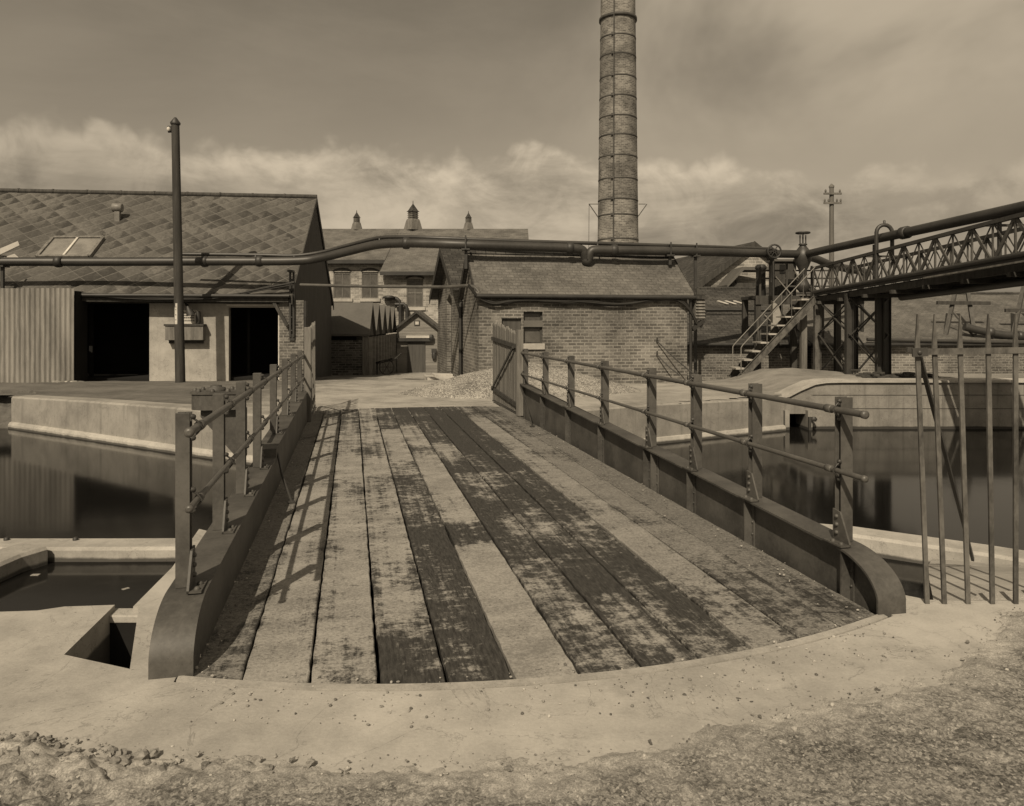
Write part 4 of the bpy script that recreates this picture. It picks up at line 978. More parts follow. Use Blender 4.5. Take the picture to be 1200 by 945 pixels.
# bent flues
fl=thing('bent_flue','dark bent flue pipes rising between the saw-tooth shed and the timber hut','flue',(-6.5,47.7,-1.5))
def fr(px,py): return at(px,py,45.9 if px>455 else 47.6)-Vector((-6.5,47.7,-1.5))
mb=MB(); mb.tube([fr(450,350),fr(456,348.5),fr(465,350),fr(468,353),fr(469,358),Vector((fr(469,360).x,fr(469,360).y,0))],.11,10); mb.lathe(fr(456,348.5),[(.35,-.08),(.42,.0),(.2,.1)],12); mb.build('pipe',M['iron'],fl)
mb=MB(); mb.tube([fr(463,357),fr(473,356.5),fr(476,359),fr(477,364),fr(477,376),Vector((fr(477,376).x,fr(477,376).y,0))],.11,10); mb.build('pipe',M['iron'],fl)

# ================================================================== CHIMNEY
ch=thing('factory_chimney','very tall round brick factory chimney with iron bands behind the low brick building','chimney',(6.35,45,-1.5))
mb=MB(); top=30.5
def cr(z): return 1.21-.0128*(z-8)
mb.lathe((0,0,0),[(cr(z),z) for z in np.arange(0,top-4,.8)]+[(cr(top-4),top-4),(1.05,top-3.4),(1.12,top-3.2),(1.12,top-2.8),(1.0,top-2.6),(1.0,top)],48); sh=mb.build('shaft',M['brickchim'],ch)
# courses follow the round shaft
uv=sh.data.uv_layers[0]
for p in sh.data.polygons:
    if abs(p.normal.z)>.9: continue
    for li in p.loop_indices:
        c=sh.data.vertices[sh.data.loops[li].vertex_index].co; a0=math.atan2(p.center.y,p.center.x); a=math.atan2(c.y,c.x)
        while a-a0>PI: a-=2*PI
        while a-a0<-PI: a+=2*PI
        uv.data[li].uv=(a*1.15,c.z)
for py in(24,47,69,94,117,140,162,186,212,236,254,282,308,332,358):
    z=H-(py-HZ)/F*45+1.5; mb=MB(); r=cr(z)
    if py==24: mb.lathe((0,0,z),[(r,-.09),(r+.09,-.08),(r+.09,.08),(r,.09)],40)
    else: mb.lathe((0,0,z),[(r,-.045),(r+.018,-.04),(r+.018,.04),(r,.045)],40)
    for a in(math.radians(247),math.radians(20)): mb.box(((r+.05)*math.cos(a),(r+.05)*math.sin(a),z),(.12,.2,.14),a)
    mb.build('iron_band',M['wheel'],ch)
mb=MB(); a=math.radians(250)
mb.tube([((cr(z)+.07)*math.cos(a),(cr(z)+.07)*math.sin(a),z) for z in np.arange(.5,27,1.0)],.035,6)
for z in np.arange(1,26.5,.6): mb.box(((cr(z)+.04)*math.cos(a),(cr(z)+.04)*math.sin(a),z),(.12,.05,.05),a)
mb.build('conductor',M['wheel'],ch)
mb=MB(); z=H-(240-HZ)/F*45+1.5
mb.bar((-1.2,-.2,z-.8),(-1.75,-.2,z),.05,.05); mb.bar((-1.2,-.2,z),(-1.78,-.2,z),.04,.04); mb.tube([(-1.75,-.2,z),(-1.77,-.2,z-2.6)],.015,5); mb.bar((1.2,-.2,z-.7),(1.7,-.2,z),.05,.05); mb.bar((1.2,-.2,z),(1.62,-.2,z),.04,.04); mb.build('bracket_arm',M['wheel'],ch)

# ================================================================== PIPES OVERHEAD
def curve(pts,n=8):                    # smooth line through the points
    P=[Vector(p) for p in pts]; out=[]
    for i in range(len(P)-1):
        a,b,c,d=P[max(i-1,0)],P[i],P[i+1],P[min(i+2,len(P)-1)]
        for k in range(n):
            t=k/n; out.append(.5*((2*b)+(c-a)*t+(2*a-5*b+4*c-d)*t*t+(3*b-a-3*c+d)*t**3))
    return out+[P[-1]]
mp=[at(-260,308.5,20.6),at(0,307,21.45),at(110,307,21.8),at(250,306.5,22.0),at(345,306,22.15),at(375,302.5,22.1),at(405,295.5,21.8),at(440,287.3,21.2),at(470,285.2,20.8),at(500,285.4,20.5),at(546,287,20.3),at(640,290,20.75),at(676,291.5,20.95)]
mp2=[at(700,293,21.05),at(785,294.5,21.5),at(850,296,22.4),at(905,297.5,23.4),at(938,298,23.7)]
m1=thing('main_pipe','fat dark main pipe crossing the yard above the roofs, bending up beside the workshop','pipe',(at(0,307,21.45).x,21.45,0))
o1=m1.location.copy()
def pb(mb,name,mat,par,off): return mb.build(name,mat,par,None,shift=off)
mb=MB(); mb.tube(curve(mp)+curve([mp[-1],at(682,293,21),at(684.5,297,21.02),at(686,303,21.05)],5)[1:],.127,16); pb(mb,'pipe_run',M['pipe'],m1,o1)
mb=MB(); mb.tube(curve([at(690,303,21.05),at(691,298,21.03),at(694,294,21.03),mp2[0]],5)+curve(mp2)[1:],.127,16); pb(mb,'pipe_run',M['pipe'],m1,o1)
mb=MB(); mb.tube(curve([at(686,302,21.05),at(686.4,305.5,21.05),at(688,306.5,21.05),at(689.6,305.5,21.05),at(690,302,21.05)],5),.122,14); pb(mb,'expansion_bend',M['pipe'],m1,o1)
for p,d in((at(68.5,307,21.65),1),(at(304,306.2,22.1),1),(at(240,306.6,22.0),1),(at(476,285.3,20.75),1),(at(668,291,20.9),1),(at(720,293.4,21.15),1)):
    mb=MB(); mb.lathe(p,[(.125,-.10),(.155,-.08),(.168,-.02),(.168,.02),(.155,.08),(.125,.10)],16,axis=(1,.05,0)); pb(mb,'pipe_collar',M['iron'],m1,o1)
# hangers and stands that carry it
for px,py,Yd,z0 in((3,307,21.5,2.0),(546,287,20.3,3.1),(785,294.5,21.5,3.3),(815,295.2,21.9,0.0)):
    p=at(px,py,Yd); mb=MB(); mb.bar((p.x,p.y,z0),(p.x,p.y,p.z-.12),.08,.08); mb.box((p.x,p.y,p.z-.13),(.22,.3,.05)); mb.box((p.x,p.y-.15,p.z+.05),(.04,.02,.38)); mb.box((p.x,p.y,p.z+.16),(.05,.3,.03))
    pb(mb,'pipe_stand',M['iron'],m1,o1)
sp_=[at(214,298,22.15),at(300,299,22.25),at(345,299.8,22.3),at(378,295.5,22.25),at(410,287,21.95),at(445,279,21.35),at(475,278,20.95),at(520,279.5,20.65),at(600,282.5,20.8),at(700,285.5,21.25),at(800,288.5,21.8),at(905,292,23.5)]
s1=thing('thin_pipe','thin dark pipe running just above the fat main pipe','pipe',sp_[0]); mb=MB(); mb.tube(curve(sp_),.055,10); pb(mb,'pipe_run',M['pipe'],s1,s1.location.copy())
for i in(1,2,5,6,9):
    mb=MB(); mb.bar(sp_[i]-Vector((0,.03,.0)),sp_[i]-Vector((0,.12,.18)),.03,.03); pb(mb,'pipe_clip',M['iron'],s1,s1.location.copy())
mb=MB(); l_=curve([at(352,334,22.0),at(400,335.2,21.6),at(460,336.2,21.1),at(520,336.5,20.3),at(552,335.5,19.6),at(562,344,19.42)])
mb.tube(l_,.045,8); tag(mb.build('service_pipe',M['steel']),'thin service pipe strung low between the workshop pier and the brick hut','pipe')
# cable bundles
def cab(name,pts,r,label,n=3,sp=.03,group='cable bundles on the walls'):
    t=thing(name,label,'cable',pts[0],group=group)
    for k in range(n):
        o_=Vector((0,-rnd.uniform(0,sp),rnd.uniform(-sp,sp)*1.6)); P=[Vector(p)+o_+Vector((0,0,rnd.uniform(-.03,.02))) for p in pts]
        mb=MB(); mb.tube(curve(P),r*rnd.uniform(.7,1.2),7); mb.build('cable',M['cable'],t,None,shift=pts[0])
def hp_(px,py,y=-.10):
    r=(px-600)/F; x=hx(px,y); p=W(3.22+x,19.25+y); p.z=H-(py-HZ)/F*p.y; return p
cab('cable_bundle',[hp_(549,333,-.25),hp_(557,343,-.18),hp_(566,350),hp_(580,354.5),hp_(596,353),hp_(614,350.5),hp_(640,351.5),hp_(665,352.5),hp_(690,353),hp_(712,355.5),hp_(738,354.5),hp_(762,351),hp_(786,350),hp_(800,354),hp_(810,366),hp_(816,378)],.026,'sagging dark cable bundle along the eave of the low brick building',6,.035)
def lp(px,py,y=.0): 
    x=lbx(px,y); p=P0+Vector((math.cos(TH)*x-math.sin(TH)*y,math.sin(TH)*x+math.cos(TH)*y,0)); p.z=H-(py-HZ)/F*p.y; return p
cab('cable_bundle',[lp(95,347,-.05),lp(130,349.5,-.05),lp(170,351,-.05),lp(210,351,-.05),lp(250,350,-.05),lp(280,346,-.05),lp(310,340,-.1),lp(345,334,-.15)],.02,'loose dark cables looped along the workshop eave above the doorways',5,.05)
# guy rods on the hut wall
for a,b_,l_ in((hp_(770,400,-.06),hp_(814,439,-.5),'longer slanting dark stay wire in front of the brick hut wall'),(hp_(770,416,-.06),hp_(797,440,-.4),'shorter slanting dark stay wire in front of the brick hut wall')):
    mb=MB(); mb.tube(curve([a,(a+b_)/2-Vector((0,0,.04)),b_]),.017,7); mb.tube([a+Vector((0,.03,-.03)),a+Vector((0,-.02,.1))],.02,6); tag(mb.build('stay_wire',M['steeldk']),l_,'wire')
# half-buried iron hoops by the heap
for px,py,r,l_ in((574,449,.24,'half-buried dark iron hoop left of the pale gate'),(628,447,.34,'half-buried dark iron hoop on the gravel behind the bridge railing')):
    p=at(px,py,18.75); mb=MB(); mb.tube([(p.x+r*math.cos(PI*i/14),p.y+.08*math.sin(i),max(p.z,.15)+.0+r*.85*math.sin(PI*i/14)) for i in range(15)],.035,8); tag(mb.build('iron_hoop',M['wheel']),l_,'hoop')

# ================================================================== GANGWAY, STAIRS, VALVES ON THE RIGHT
gw=thing('pipe_gangway','long dark lattice-girder gangway crossing above the canal on the right','gangway',(9.8,22.7,0.1)); go=Vector((9.8,22.7,.1))
def gp(x,t): # x 0 left truss, 1 right truss; t metres from the far end toward the camera
    return Vector((9.22+.0185*t+1.12*x, 23.0-t, 2.50+.036*t))
LN=18.0; HT=.80
for x in(0,1):
    mb=MB(); mb.bar(gp(x,-.1),gp(x,LN),.09,.10); side=mb.build('truss_girder',M['steeldk'],gw,None,shift=go)
    mb=MB(); mb.bar(gp(x,-.1)+Vector((0,0,HT)),gp(x,LN)+Vector((0,0,HT)),.10,.075); mb.build('top_chord',M['steeldk'],side,None,shift=go)
    mb=MB(); n=14; st_=LN/n
    for i in range(n):
        a,b_,c_=gp(x,i*st_),gp(x,(i+.5)*st_),gp(x,(i+1)*st_); up=Vector((0,0,HT))
        mb.bar(a+up,b_,.07,.03,up=(1,0,0)); mb.bar(b_,c_+up,.075,.035,up=(1,0,0)); mb.bar(a,a+up,.035,.035)
        mb.bar(b_,b_+up,.03,.03); mb.bar(a,b_+up,.035,.012,up=(1,0,0)); mb.bar(b_+up,c_,.03,.012,up=(1,0,0))
    mb.build('lattice',M['steel'],side,None,shift=go)
    mb=MB(); mb.tube([gp(x,.2)+Vector((-.09 if x==0 else .09,0,.06)),gp(x,LN)+Vector((-.09 if x==0 else .09,0,.06))],.05,8); mb.build('side_pipe',M['pipe'],side,None,shift=go)
mb=MB(); a,b_=gp(.5,-.1),gp(.5,LN); mb.bar(a-Vector((0,0,.08)),b_-Vector((0,0,.08)),.95,.05); mb.build('walkway',M['timberdk'],gw,None,shift=go)
for x in(.04,.96):
    mb=MB(); mb.bar(gp(x,-.1)-Vector((0,0,.17)),gp(x,LN)-Vector((0,0,.17)),.12,.14); mb.build('bearer',M['timberdk'],gw,None,shift=go)
mb=MB()
for i in range(13):
    t=.6+i*1.4; mb.bar(gp(-.12,t)-Vector((0,0,.28)),gp(1.12,t)-Vector((0,0,.28)),.1,.09)
mb.build('joists',M['timberdk'],gw,None,shift=go)
mb=MB(); mb.bar(gp(-.17,6.4)+Vector((0,0,-.10)),gp(-.17,13.5)+Vector((0,0,-.10)),.14,.035); mb.build('ledge_board',M['timber'],gw,None,shift=go)
mb=MB(); mb.tube([gp(.5,4.0)-Vector((0,0,.36)),gp(.5,LN)-Vector((0,0,.36))],.09,10); mb.build('under_pipe',M['pipe'],gw,None,shift=go)
for x,t in((0,.3),(1,.3),(0,2.35),(1,2.2),(.5,1.2),(.5,2.9)):
    p=gp(x,t); mb=MB(); w_=.085
    for sgn in(-1,1): mb.box((p.x+sgn*w_,p.y,(p.z-.14-.1)/2),(.014,.15,p.z-.04))
    mb.box((p.x,p.y,(p.z-.14-.1)/2),(w_*2-.016,.014,p.z-.04)); mb.build('column',M['fence'] if (x,t)==(0,.3) else M['steeldk'],gw,None,shift=go)
mb=MB()
for (xa,ta),(xb,tb) in(((0,2.35),(1,2.2)),((0,.3),(1,.3)),((0,.3),(0,2.35)),((1,.3),(1,2.2))):
    a,b_=gp(xa,ta),gp(xb,tb)
    for z0,z1 in((.1,1.3),(1.3,.1),(1.3,2.3),(2.3,1.3)):
        mb.bar((a.x,a.y-.09,z0),(b_.x,b_.y-.09,z1),.05,.02)
mb.build('cross_bracing',M['steeldk'],gw,None,shift=go)
for x in(0,1):
    p=gp(x,16.8); mb=MB(); mb.bar((p.x,p.y,-2.2),(p.x,p.y,p.z-.1),.2,.2); mb.build('column',M['steeldk'],gw,None,shift=go)
# pipe along the gangway
pp=[Vector((9.28,23.6,3.80)),Vector((9.42,22.4,3.83)),Vector((9.55,21,3.845)),Vector((9.68,14.2,3.83)),Vector((9.9,5.0,3.82))]
ep=thing('gangway_pipe','fat dark pipe rising over the lattice gangway toward the right edge','pipe',(9.42,22.4,3.83)); eo=ep.location.copy()
mb=MB(); mb.tube(curve(pp),.118,16); pb(mb,'pipe_run',M['pipe'],ep,eo)
for Yq in(18.35,11.0):
    mb=MB(); xq=9.6+.0185*(18.35-Yq)*.9; mb.lathe((xq,Yq,3.84),[(.12,-.12),(.155,-.11),(.155,.11),(.12,.12)],16,axis=(.02,-1,0)); pb(mb,'pipe_collar',M['iron'],ep,eo)
for t in(3,8,13):
    p=gp(.33,t); mb=MB(); mb.bar(p,Vector((p.x,p.y,3.72)),.06,.06); mb.bar(gp(0,t)+Vector((0,0,HT)),gp(1,t)+Vector((0,0,HT)),.05,.05); pb(mb,'pipe_stand',M['steeldk'],ep,eo)
# looped vent pipe
Yh=19.1; hoop=[Vector((9.27,Yh,2.7)),Vector((9.27,Yh,3.7))]+[Vector((9.47-.2*math.cos(PI*i/8),Yh,3.93+.2*math.sin(PI*i/8))) for i in range(9)]+[Vector((9.67,Yh,3.7)),Vector((9.67,Yh,3.3))]
mb=MB(); mb.tube(hoop,.05,10); mb.lathe((9.47,Yh,4.15),[(.03,0),(.03,.09),(.01,.1)],8); tag(mb.build('loop_pipe',M['pipe']),'upright looped pipe arching over the fat pipe on the gangway','pipe')
# second pipe crossing behind the valve
mb=MB(); mb.tube(curve([Vector((9.2,24.0,3.78)),Vector((9.9,24.6,3.75)),Vector((10.8,25.2,3.55)),Vector((12.2,26,3.4))]),.13,14); mb.tube([(12.1,25.95,3.42),(12.1,25.95,0.2)],.06,8); tag(mb.build('branch_pipe',M['pipe']),'short fat branch pipe behind the telegraph pole and the big valve','pipe')
# big valve with handwheel
va=thing('big_valve','bulbous dark valve with handwheel on top where the two fat pipes meet','valve',(9.2,23.75,2.55)); 
mb=MB(); mb.lathe((0,0,.55),[(.1,-.5),(.22,-.35),(.20,-.25),(.13,-.1),(.12,.2),(.19,.34),(.25,.5),(.27,.64),(.24,.78),(.15,.9),(.09,.98),(.13,.99),(.13,1.03),(.05,1.05)],18); mb.build('body',M['pipe'],va)
mb=MB()
for dx in(-.09,.09): mb.tube([(dx,0,1.59),(dx,0,1.86)],.02,6)
mb.tube([(0,0,1.57),(0,0,1.95)],.025,8); mb.build('yoke',M['iron'],va)
mb=MB(); mb.tube([(.2*math.cos(2*PI*i/20),.2*math.sin(2*PI*i/20),1.93) for i in range(21)],.03,8,cap=False); mb.bar((-.2,0,1.93),(.2,0,1.93),.03,.03); mb.bar((0,-.2,1.93),(0,.2,1.93),.03,.03); mb.build('handwheel',M['iron'],va)
v2=thing('small_valve','smaller valve with upright spoked wheel on the end of the main pipe','valve',at(903,297,23.2)-Vector((0,.2,0)))
mb=MB(); mb.tube([(.2*math.cos(2*PI*i/20),-.14,.03+.2*math.sin(2*PI*i/20)) for i in range(21)],.028,8,cap=False)
for i in range(3): mb.bar((.19*math.cos(PI*i/3),-.14,.03+.19*math.sin(PI*i/3)),(-.19*math.cos(PI*i/3),-.14,.03-.19*math.sin(PI*i/3)),.025,.025)
mb.build('handwheel',M['iron'],v2); mb=MB(); mb.lathe((0,-.14,.03),[(.05,0),(.06,.1),(.12,.2),(.15,.25)],12,axis=(0,1,0)); mb.lathe((0,.1,-.3),[(.06,-.6),(.06,.1),(.17,.14),(.17,.4)],12); mb.tube([(0,-.05,-.1),(0,-.05,-1.35)],.03,8); mb.build('body',M['iron'],v2)
# platform with drum and cabinet
pf=thing('valve_platform','dark timber platform on posts behind the iron stairs','platform',(8.7,24.6,0)); po=Vector((8.7,24.6,0))
mb=MB(); mb.span(7.75,10.5,23.9,25.4,2.40,2.5); mb.span(7.75,10.5,23.86,23.898,2.22,2.5); mb.build('deck',M['timberdk'],pf,None,shift=po)
for x,y in((7.85,24),(9.0,24),(10.4,24),(7.85,25.3),(9.0,25.3),(10.4,25.3),(9.0,23.2)):
    mb=MB(); mb.box((x,y,1.1),(.17,.17,2.6)); mb.build('post',M['timber'] if (x,y)==(9.0,23.2) else M['timberdk'],pf,None,shift=po)
mb=MB()
for a,b_ in(((7.9,2.5),(7.9,3.5)),((8.75,2.5),(8.75,3.55)),((9.55,2.5),(9.55,3.45)),((10.35,2.5),(10.35,3.4))): mb.bar((a[0],23.92,a[1]),(b_[0],23.92,b_[1]),.06,.06)
for z in(2.8,3.05,3.3): mb.bar((7.9 if z>3 else 8.75,23.92,z),(10.35,23.92,z),.03,.05)
mb.build('guard_frame',M['timberdk'],pf,None,shift=po)
for a,b_ in(((8.2,23.86,3.3),(8.9,23.86,2.5)),((8.95,23.84,3.35),(9.35,23.84,2.5)),((8.0,23.84,1.9),(8.6,23.84,1.3))): mb=MB(); mb.bar(a,b_,.05,.03); mb.build('brace',M['rod'],pf,None,shift=po)
mb=MB(); mb.prism([(8.2,1.2),(8.75,1.2),(8.42,2.2),(8.2,2.35)],(0,23.75,0),(1,0,0),(0,0,1),(0,.06,0)); mb.build('splash_board',M['render'],pf,None,shift=po)
dr=thing('iron_drum','upright dark iron drum on the platform behind the stairs','drum',(8.05,24.3,2.502)); mb=MB(); mb.lathe((0,0,0),[(.15,0),(.16,.02),(.15,.3),(.16,.32),(.15,.34),(.15,.85),(.18,.88),(.18,.95),(.12,1.02)],18); mb.build('shell',M['iron'],dr)
cb=thing('control_cabin','small dark timber cabinet with a square opening on the platform','cabinet',(9.0,24.9,2.502)); mb=MB(); mb.span(-.35,.35,-.2,.4,0,1.15); mb.build('box',M['timberdk'],cb); mb=MB(); mb.span(-.2,-.02,-.215,-.202,.75,1.05); mb.span(.05,.25,-.215,-.202,.2,.6); mb.build('opening',M['painted_dark'],cb); mb=MB(); mb.span(-.42,.42,-.28,.46,1.152,1.22); mb.build('lid',M['felt'],cb)
# stairs
sr=thing('iron_staircase','steep open iron staircase with thin pale handrails rising to the gangway','staircase',(6.9,23.1,0)); so=Vector((6.9,23.1,0))
A0,A1=Vector((6.84,22.68,-.08)),Vector((9.16,22.68,2.38))
for dy in(0,.82):
    mb=MB(); mb.bar(A0+Vector((0,dy,0)),A1+Vector((0,dy,0)),.022,.20,up=(0,0,1)); 
    for k in(-1,1): 
        u=(A1-A0).normalized(); nrm=Vector((-u.z,0,u.x)); mb.bar(A0+Vector((0,dy-.03,0))+nrm*.1*k,A1+Vector((0,dy-.03,0))+nrm*.1*k,.05,.014,up=nrm)
    mb.build('stringer',M['fence'],sr,None,shift=so)
for i in range(9):
    p=A0+(A1-A0)*((i+.75)/9.4); mb=MB(); mb.box((p.x-.10,p.y+.41,p.z+.13),(.30,.79,.045)); mb.build('tread',M['coping'],sr,None,shift=so)
for dy in(.0,.82):
    up=Vector((0,0,.95)); a=A0+(A1-A0)*.03+Vector((0,dy-.03*(dy==0),0)); b_=A1+Vector((0,dy,0)); mb=MB()
    mb.tube([a+Vector((0,0,.1)),a+up-Vector((0,0,.06)),a+up+Vector((.05,0,.02)),b_+up],.016,8); h=mb.build('handrail',M['rod'],sr,None,shift=so)
    for t in(.35,.68,.98):
        q=a+(b_-a)*t; mb=MB(); mb.tube([q,q+up],.015,7); mb.build('baluster',M['fence'],h,None,shift=so)
mb=MB(); mb.span(9.17,10.4,22.55,23.85,2.36,2.40); mb.build('landing',M['timber'],sr,None,shift=so)
# telegraph pole
q=at(974.5,300,36); tg=thing('telegraph_pole','grey telegraph pole with two crossarms behind the gangway','pole',(q.x,36,-.9))
mb=MB(); mb.tube([(0,0,-.2),(0,0,9.0)],[.14,.10],12); mb.lathe((0,0,9.0),[(.12,0),(.13,.08),(.02,.2)],10); mb.build('shaft',M['pale_pole'],tg)
for z in(8.7,8.25):
    mb=MB(); mb.box((0,-.13,z),(.85,.08,.09)); ar=mb.build('crossarm',M['pale_pole'],tg)
    for dx in(-.38,-.2,.2,.38) if z<8.5 else(-.34,.34): mb=MB(); mb.lathe((dx,-.13,z+.046),[(.02,0),(.05,.05),(.045,.12),(.02,.16)],8); mb.build('insulator',M['pale_pole'],ar)

# ================================================================== SHEDS BEHIND THE STAIRS
def shed(name,label,X0,X1,Yw,zb,ze,Yr,zr,mat,wmat):
    t=thing(name,label,'shed',((X0+X1)/2,Yw,zb)); of=Vector(((X0+X1)/2,Yw,zb))
    mb=MB(); mb.span(X0,X1,Yw,Yw+.25,zb-.3,ze-.03); mb.prism([(Yw+.25,zb-.3),(Yw+.25,ze-.03),(Yr,zr-.12),(2*Yr-Yw,ze-.03),(2*Yr-Yw,zb-.3)],(X0,0,0),(0,1,0),(0,0,1),(.25,0,0)); mb.prism([(Yw+.25,zb-.3),(Yw+.25,ze-.03),(Yr,zr-.12),(2*Yr-Yw,ze-.03),(2*Yr-Yw,zb-.3)],(X1-.25,0,0),(0,1,0),(0,0,1),(.25,0,0)); mb.span(X0+.25,X1-.25,2*Yr-Yw-.25,2*Yr-Yw,zb-.3,ze-.03); mb.build('wall',wmat,t,None,shift=of)
    k=(zr-ze)/(Yr-Yw); e=.2
    mb=MB(); mb.prism([(Yw-e,ze-k*e),(Yr,zr),(2*Yr-Yw+e,ze-k*e),(2*Yr-Yw+e,ze-k*e-.09),(Yr,zr-.09),(Yw-e,ze-k*e-.09)],(X0-.1,0,0),(0,1,0),(0,0,1),(X1-X0+.2,0,0)); mb.build('roof',mat,t,None,shift=of)
    mb=MB(); mb.tube([(X0-.1,Yw-e-.05,ze-k*e-.06),(X1+.1,Yw-e-.05,ze-k*e-.06)],.06,8); mb.span(X0,X1,Yw-.06,Yw-.004,ze-.16,ze-.05); mb.build('gutter',M['iron'],t,None,shift=of)
    mb=MB(); mb.prism([(Yr-.14,zr-.02),(Yr,zr+.06),(Yr+.14,zr-.02),(Yr,zr+.01)],(X0-.1,0,0),(0,1,0),(0,0,1),(X1-X0+.2,0,0)); mb.build('ridge',M['slatedk'],t,None,shift=of)
    return t,of
shed('low_shed','low brick shed with dark slate roof directly behind the iron staircase',5.0,9.75,25.0,-.25,1.05,27.7,1.98,M['slatedk'],M['brick'])
shed('low_shed','broad brick shed with pale slate roof behind the iron picket fence',10.05,24,25.2,-.25,1.05,29.8,2.80,M['slate'],M['brick'])
t,of=shed('low_shed','upper slate-roofed shed with three white rooflights, behind the staircase shed',6.9,10.6,28.6,-.45,2.25,31.0,3.06,M['slatedk'],M['brickdk'])
for px in(846,855,865):
    p=at(px,352.5,29.1); mb=MB(); mb.bar((p.x-.1,29.3,2.25+.24*1.0),(p.x+.12,28.75,2.36),.10,.03); mb.build('rooflight',M['white'],t,None,shift=of)
sm_=thing('dark_lean_to','small dark lean-to hut under the big brick gable','hut',(9.75,31.3,2.2))
mb=MB(); mb.span(-.6,.75,0,1.2,-2.4,1.1); mb.build('wall',M['timberdk'],sm_); mb=MB(); mb.prism([(-.85,1.0),(-.2,1.75),(.9,1.75),(.9,1.62),(-.15,1.62),(-.85,.88)],(0,-.25,0),(1,0,0),(0,0,1),(0,1.6,0)); mb.build('roof',M['felt'],sm_)
# big gable behind
gb=thing('gabled_hall','large brick hall with dark roof and broad gable behind the sheds on the right','building',(10.55,33,-.7),A*.8)
mb=MB(); mb.prism([(-2.55,-.3),(2.55,-.3),(2.55,3.9),(0,5.7),(-2.55,3.9)],(0,0,0),(1,0,0),(0,0,1),(0,.35,0)); mb.span(-2.55,-2.2,.35,14,-.3,3.9); mb.span(2.2,2.55,.35,14,-.3,3.9); mb.build('wall',M['brickfar'],gb)
mb=MB(); mb.prism([(-2.95,3.62),(0,5.72),(2.95,3.62),(2.95,3.76),(0,5.88),(-2.95,3.76)],(0,-.2,0),(1,0,0),(0,0,1),(0,14.5,0)); rf=mb.build('roof',M['slatedk'],gb)
mb=MB(); mb.prism([(-2.98,3.5),(0,5.62),(2.98,3.5),(2.98,3.78),(0,5.9),(-2.98,3.78)],(0,-.24,0),(1,0,0),(0,0,1),(0,.035,0)); mb.build('barge_board',M['timberdk'],rf)
mb=MB(); mb.bar((-.75,-.03,2.9),(-.75,-.03,4.2),.08,.06); mb.build('wall_post',M['timber'],gb)
# trestle with old pipe at far right
tz=thing('timber_trestle','splayed timber trestle posts with cross beam standing on the broad shed roof','trestle',at(1125,397,25.6)); to=tz.location.copy()
for a,b_ in(((1107,399),(1121,334)),((1143,400),(1133,334)),((1186,400),(1200,334)),((1224,400),(1212,334))):
    mb=MB(); mb.bar(at(*a,25.6),at(*b_,26.6),.12,.12); mb.build('post',M['door'],tz,None,shift=to)
for a,b_ in((at(1098,355,26.1),at(1160,355.5,26.1)),(at(1178,364,26.1),at(1235,364,26.1))): mb=MB(); mb.bar(a,b_,.1,.12); mb.build('cross_beam',M['timberdk'],tz,None,shift=to)
for a,b_ in((at(1116,366,25.9),at(1142,396,25.5)),(at(1048,370,27.5),at(1110,398,25.5))): mb=MB(); mb.bar(a,b_,.05,.05); mb.build('brace',M['timberdk'],tz,None,shift=to)
mb=MB(); mb.tube(curve([at(1130,383,25.4),at(1150,388,25.35),at(1180,393,25.3),at(1230,396,25.3),at(1300,398,25.2)]),.13,12)
for px,py in((1160,389.5),(1195,394)): mb.lathe(at(px,py,25.3),[(.13,-.1),(.17,-.08),(.17,.08),(.13,.1)],12,axis=(1,0,-.1))
tag(mb.build('old_pipe',M['pipe']),'sagging dark pipe lying along the eave of the broad shed at the right edge','pipe')
mb=MB(); mb.tube(curve([at(1016,398,24.9),at(1060,399,24.9),at(1120,400,24.9),at(1210,402,24.9)]),.06,8); tag(mb.build('eave_pipe',M['pipe']),'thin dark pipe fixed under the eave of the broad shed','pipe')
# dark coil heaps on the quay
for px,s_,l_ in((1062,.5,'low heap of dark scrap on the quay under the gangway'),(1025,.32,'small dark coil lying at the gangway columns')):
    p=at(px,444,19.6); mb=MB()
    for i in range(26): mb.box((p.x+rnd.gauss(0,s_*.6),p.y+rnd.gauss(0,.25),.22+abs(rnd.gauss(0,.05))),(rnd.uniform(.12,.3),rnd.uniform(.05,.15),.06),rnd.uniform(0,3),bev=.015)
    tag(mb.build('scrap_heap',M['timberdk']),l_,'scrap',kind='stuff')
# ------------------------------------------------------------------ land far behind
xs=np.linspace(-420,420,120); yv=np.linspace(150,420,24); X,Y=np.meshgrid(xs,yv)
Z=-2+np.sin((Y-150)/270*PI)*(8+7*fbm(X*.012+4,Y*.01))+ (fbm(X*.05,Y*.05)-.5)*2
tag(grid('far_hills',X,Y,Z,M['hill']),kind='structure')
mb=MB()
for cx_,cz,r in[(at(px,342,150).x,3.5+rnd.uniform(0,3),rnd.uniform(2.0,3.6)) for px in(1060,1090,1118,1136,1148,1160,1171,1183,1196,1215)]:
    for k in range(420):
        d=Vector((rnd.gauss(0,1),rnd.gauss(0,1),rnd.gauss(0,.8))); d=d/max(d.length,.01)*r*rnd.uniform(.5,1.05); p=Vector((cx_,150,cz))+d+Vector((0,0,rnd.uniform(-.3,.3)))
        R=Matrix.Rotation(rnd.uniform(0,6.3),3,'Z')@Matrix.Rotation(rnd.uniform(-1.3,1.3),3,'X'); h=rnd.uniform(.15,.4)
        mb.add([p+R@Vector(v) for v in((-h,0,0),(h,0,0),(0,h,h*.4),(0,-h,.0))],[(0,3,1),(0,1,2)])
tag(mb.build('far_wood',M['leaf']),kind='stuff')

